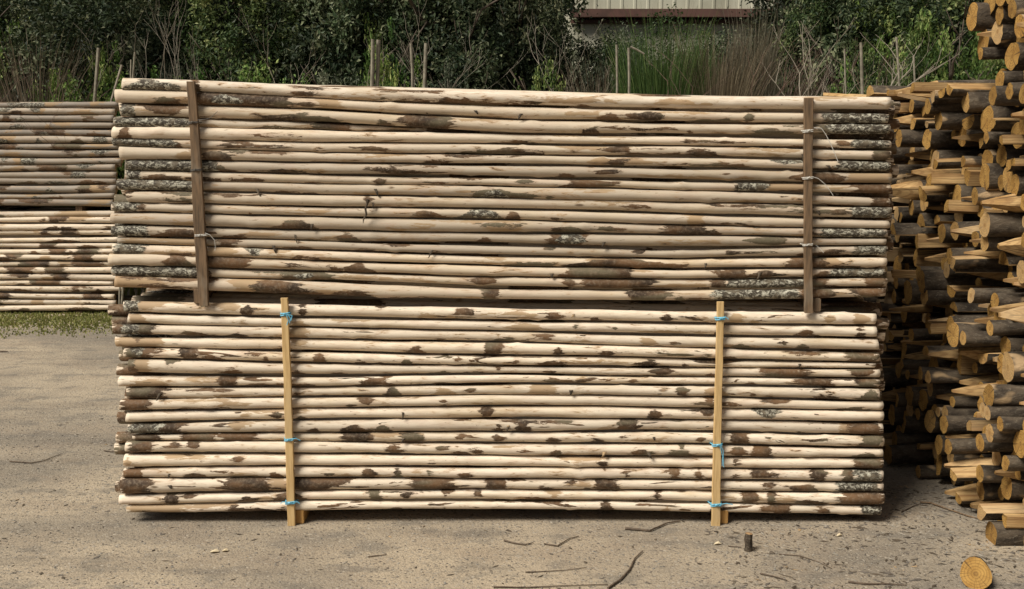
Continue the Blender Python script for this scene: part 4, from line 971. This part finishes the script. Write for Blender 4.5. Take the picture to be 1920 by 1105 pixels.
sheaf(1235, 15.6, tz(25, 15.6), .40, 3600, M_BROOM, 'tall green broom shrub of fine upright stems', seed=11)
sheaf(1192, 15.7, tz(66, 15.7), .2, 1500, M_BROOM, 'slimmer green broom shrub by the angled post', seed=12)
sheaf(1288, 15.9, tz(50, 15.9), .22, 1600, M_BROOM, 'green broom shrub merging into the dead brown one', seed=13)
sheaf(1335, 15.6, tz(50, 15.6), .33, 3800, M_DEAD, 'dead brown broom shrub right of the green broom', seed=14, name='dead_shrub', lean=.8)
sheaf(1400, 15.7, tz(14, 15.7), .20, 2600, M_STRAW, 'tall straw coloured dry shrub between the dead broom and the bare shrub', seed=15, name='dry_shrub', lean=.5)
sheaf(1440, 16.2, tz(85, 16.2), .35, 1500, M_DEAD, 'low dead brush right of the straw coloured shrub', seed=16, name='dead_shrub', lean=.9)
sheaf(85, 16.4, tz(48, 16.4), .40, 1000, M_DEAD, 'dead brown bush above the far left stack', seed=17, name='dead_shrub', lean=.9)
sheaf(1120, 16.2, tz(98, 16.2), .3, 1300, M_DEAD, 'low brown brush left of the thin posts', seed=18, name='dead_shrub', lean=.9)

# bare branching shrubs
def bare(u, Y, vtop, label, seed, spread=.5, mat=M_TWIG, r0=.022, depth=4, group='bare shrubs and saplings'):
    rr = random.Random(seed); top = tz(vtop, Y); m = MB()
    def grow(p, d, l, r, k):
        P = [p]; 
        for s in range(4):
            d = (d+Vector((rr.uniform(-.16, .16), rr.uniform(-.16, .16), rr.uniform(-.02, .12)))).normalized(); P.append(P[-1]+d*l/4)
        m.tube(P, [r*(1-.35*s/4) for s in range(5)], 5)
        if k > 0:
            for j in range(rr.choice([2, 3, 3])):
                a = rr.uniform(0, 6.28); nd = (d+Vector((math.cos(a)*spread, math.sin(a)*spread, rr.uniform(-.1, .35)))).normalized()
                grow(P[rr.choice([2, 3, 4, 4])], nd, l*rr.uniform(.5, .75), r*.55, k-1)
    grow(Vector((0, 0, 0)), Vector((rr.uniform(-.06, .06), 0, 1)), top*.52, r0, depth)
    mz = max(v[2] for v in m.V); f = top/mz
    m.V = [(a, b, c*f) for a, b, c in m.V]
    o = m.build('bare_shrub', mat); o.location = (ux(u, Y), Y, 0); tag(o, label, 'bare shrub', group)
bare(1478, 15.4, 30, 'bare pale branching shrub right of the straw coloured one', 3, .65, r0=.032)
bare(735, 16.6, 20, 'bare sapling rising behind the paired posts', 5, .4)
bare(772, 16.8, 0, 'tall bare sapling between the posts', 6, .35)
bare(20, 16.0, 20, 'bare tangled shrub at the left edge', 7, .7, M_TWIG)
bare(110, 15.8, 75, 'bare brown shrub amid the dead bush', 8, .8, M_TWIGD)
bare(400, 17.0, -20, 'thin pale sapling above the left stake', 9, .25)
bare(915, 15.6, 105, 'low bare twigs at the centre of the stack top', 10, .5)
bare(845, 16.4, 60, 'fine bare shrub in front of the dark trees at left centre', 12, .6)
bare(1360, 15.3, 60, 'bare brown branches within the dead broom', 13, .7, M_TWIGD)
bare(1560, 16.4, 70, 'bare grey shrub over the right stake', 14, .6)
bare(1515, 16.0, 90, 'bare thin shrub between the pale one and the right stake', 15, .6)
bare(1660, 16.5, 60, 'bare brown sapling between the slim right posts', 16, .5, M_TWIGD)
bare(205, 16.9, 40, 'bare twiggy shrub behind the leaning pale branch', 17, .7)
bare(1100, 16.9, 50, 'bare grey shrub under the left end of the cream building', 18, .6)

bare(290, 16.8, -10, 'bare twiggy sapling over the top left pole end', 21, .5)
bare(560, 17.0, 20, 'fine bare shrub in the dark gap left of the paired posts', 22, .6)
bare(640, 16.8, 60, 'low bare twigs left of the paired posts', 23, .7)
bare(55, 15.9, 90, 'brown bare tangle above the far left stack', 24, .8, M_TWIGD)
bare(985, 17.0, 10, 'bare twigs against the dark trees left of the shed', 25, .5)
bare(1735, 16.6, 60, 'brown bare shrub left of the tall logs', 26, .6, M_TWIGD)
bare(1600, 16.9, 0, 'tall fine sapling behind the straight pale post', 27, .4, M_TWIGD)
# posts
def post(u0, v0, u1, Y, r, label, group='posts behind the front stack', mat=M_POST):
    x1, z1 = unp(u0, v0, Y); x0 = ux(u1, Y)-(x1-ux(u1, Y))*1.2
    n = 10; m = MB()
    P = [((x1-x0)*k/n+random.uniform(-.008, .008), random.uniform(-.008, .008), z1*k/n) for k in range(n+1)]
    m.tube(P, [r*random.uniform(.9, 1.1)*(1-.2*k/n) for k in range(n+1)], 9, jit=.05)
    o = m.build('post', mat); o.location = (x0, Y, 0); tag(o, label, 'post', group); return o
post(699, 74, 698, 13.0, .028, 'left one of the paired grey wooden posts')
post(709, 75, 707, 13.05, .031, 'right one of the paired grey wooden posts')
post(771, 82, 781, 13.4, .022, 'leaning thin grey post right of the paired posts')
post(798, 81, 795, 13.2, .027, 'single grey post right of the leaning thin one')
post(1157, 84, 1154, 13.6, .017, 'thin grey post left of the angled post')
p = post(1179, 90, 1177, 13.2, .021, 'pale post with a short angled arm beside the green broom')
m = MB(); m.tube([(0, 0, 0), (.07, 0, -.03), (.17, 0, -.085)], [.014, .013, .012], 7)
x, z = unp(1182, 88, 13.2); a = m.build('arm', M_POST, p); a.location = (x-p.location.x, 0, z)
post(1614, 80, 1612, 13.4, .022, 'straight pale green post over the right stake')
post(1583, 92, 1582, 14.4, .016, 'faint thin post left of the straight pale post')
post(1682, 70, 1680, 14.2, .017, 'slim dark post right of the straight pale post')
post(1712, 105, 1713, 13.6, .015, 'slim whitish post nearest the log pile')
post(253, 98, 252, 14.0, .014, 'slim stick standing behind the top left pole end')
post(246, 112, 246, 14.2, .012, 'slimmer stick beside the slim one behind the top left pole end')
post(184, 90, 184, 14.9, .03, 'pale forked post behind the far left stack')
post(228, 122, 178, 14.9, .02, 'leaning pale branch crossing the forked post behind the far left stack', mat=M_TWIG)

# ------------------------------------------------------------------ cream building
q = N('cream_cladding'); c = q.coord((1, 1, .12)); n1 = q.noise(c, 3, 4); n2 = q.noise(q.coord((1, 1, 1)), 1.2, 3)
k_ = q.mix(q.step(n1, .4, .7), (.50, .48, .37), (.38, .36, .27)); k_ = q.mix(q.math('MULTIPLY', q.step(n2, .5, .7), .5), k_, (.29, .28, .20)); M_CREAM = q.color(k_)
M_MAROON = mat_plain('maroon_beam', (.12, .062, .048), (.08, .045, .035), 4)
M_ROOF = mat_plain('grey_roof', (.22, .21, .20), (.16, .15, .14), 3)
YW = 27.0
xa, zb_ = unp(1070, 19, YW); xb = xa+8.4; zbeam = zb_
bld = empty('metal_shed', ((xa+xb)/2, YW, 0)); cx = (xb-xa)/2
tag(bld, 'cream ribbed metal shed with a maroon beam, showing above the trees', 'building')
def ribbed(x0, x1, z0, z1, y, pitch=.32, d=.014):
    V = []; Fc = []; x = x0; i = 0; prof = []
    while x < x1:
        for dx, dy in ((0, 0), (.7, 0), (.78, -d), (.92, -d)): prof.append((x+dx*pitch, y+dy))
        x += pitch
    for px, py in prof: V.append((px, py, z0)); V.append((px, py, z1))
    for k in range(len(prof)-1): Fc.append((2*k, 2*k+2, 2*k+3, 2*k+1))
    m = MB(); m.add(V, Fc); return m
m = ribbed(-cx, cx, zbeam, 7.6, -.25); m.box((0, .15, (zbeam+7.6)/2), (2*cx-.02, .72, 7.6-zbeam-.02)); m.build('upper_wall', M_CREAM, bld, smooth=False)
m = MB(); m.box((0, -.16, zbeam-.10), (2*cx, .3, .19)); m.build('beam', M_MAROON, bld, smooth=False)
m = MB(); m.box((0, -.05, zbeam-.28), (2*cx, .1, .09)); m.build('beam', M_MAROON, bld, smooth=False)
m = ribbed(-cx, cx, 0, zbeam-.33, .0); m.box((0, .45, (zbeam-.33)/2), (2*cx-.02, .8, zbeam-.35)); m.build('lower_wall', M_CREAM, bld, smooth=False)
m = MB(); m.box((0, 3.2, 7.75), (2*cx+.5, 7.4, .2)); m.build('roof', M_ROOF, bld, smooth=False)
m = MB(); m.box((-cx+.1, 3.6, 3.7), (.18, 5.6, 7.4)); m.box((cx-.1, 3.6, 3.7), (.18, 5.6, 7.4)); m.box((0, 6.6, 3.7), (2*cx, .18, 7.4)); m.build('side_wall', M_CREAM, bld, smooth=False)
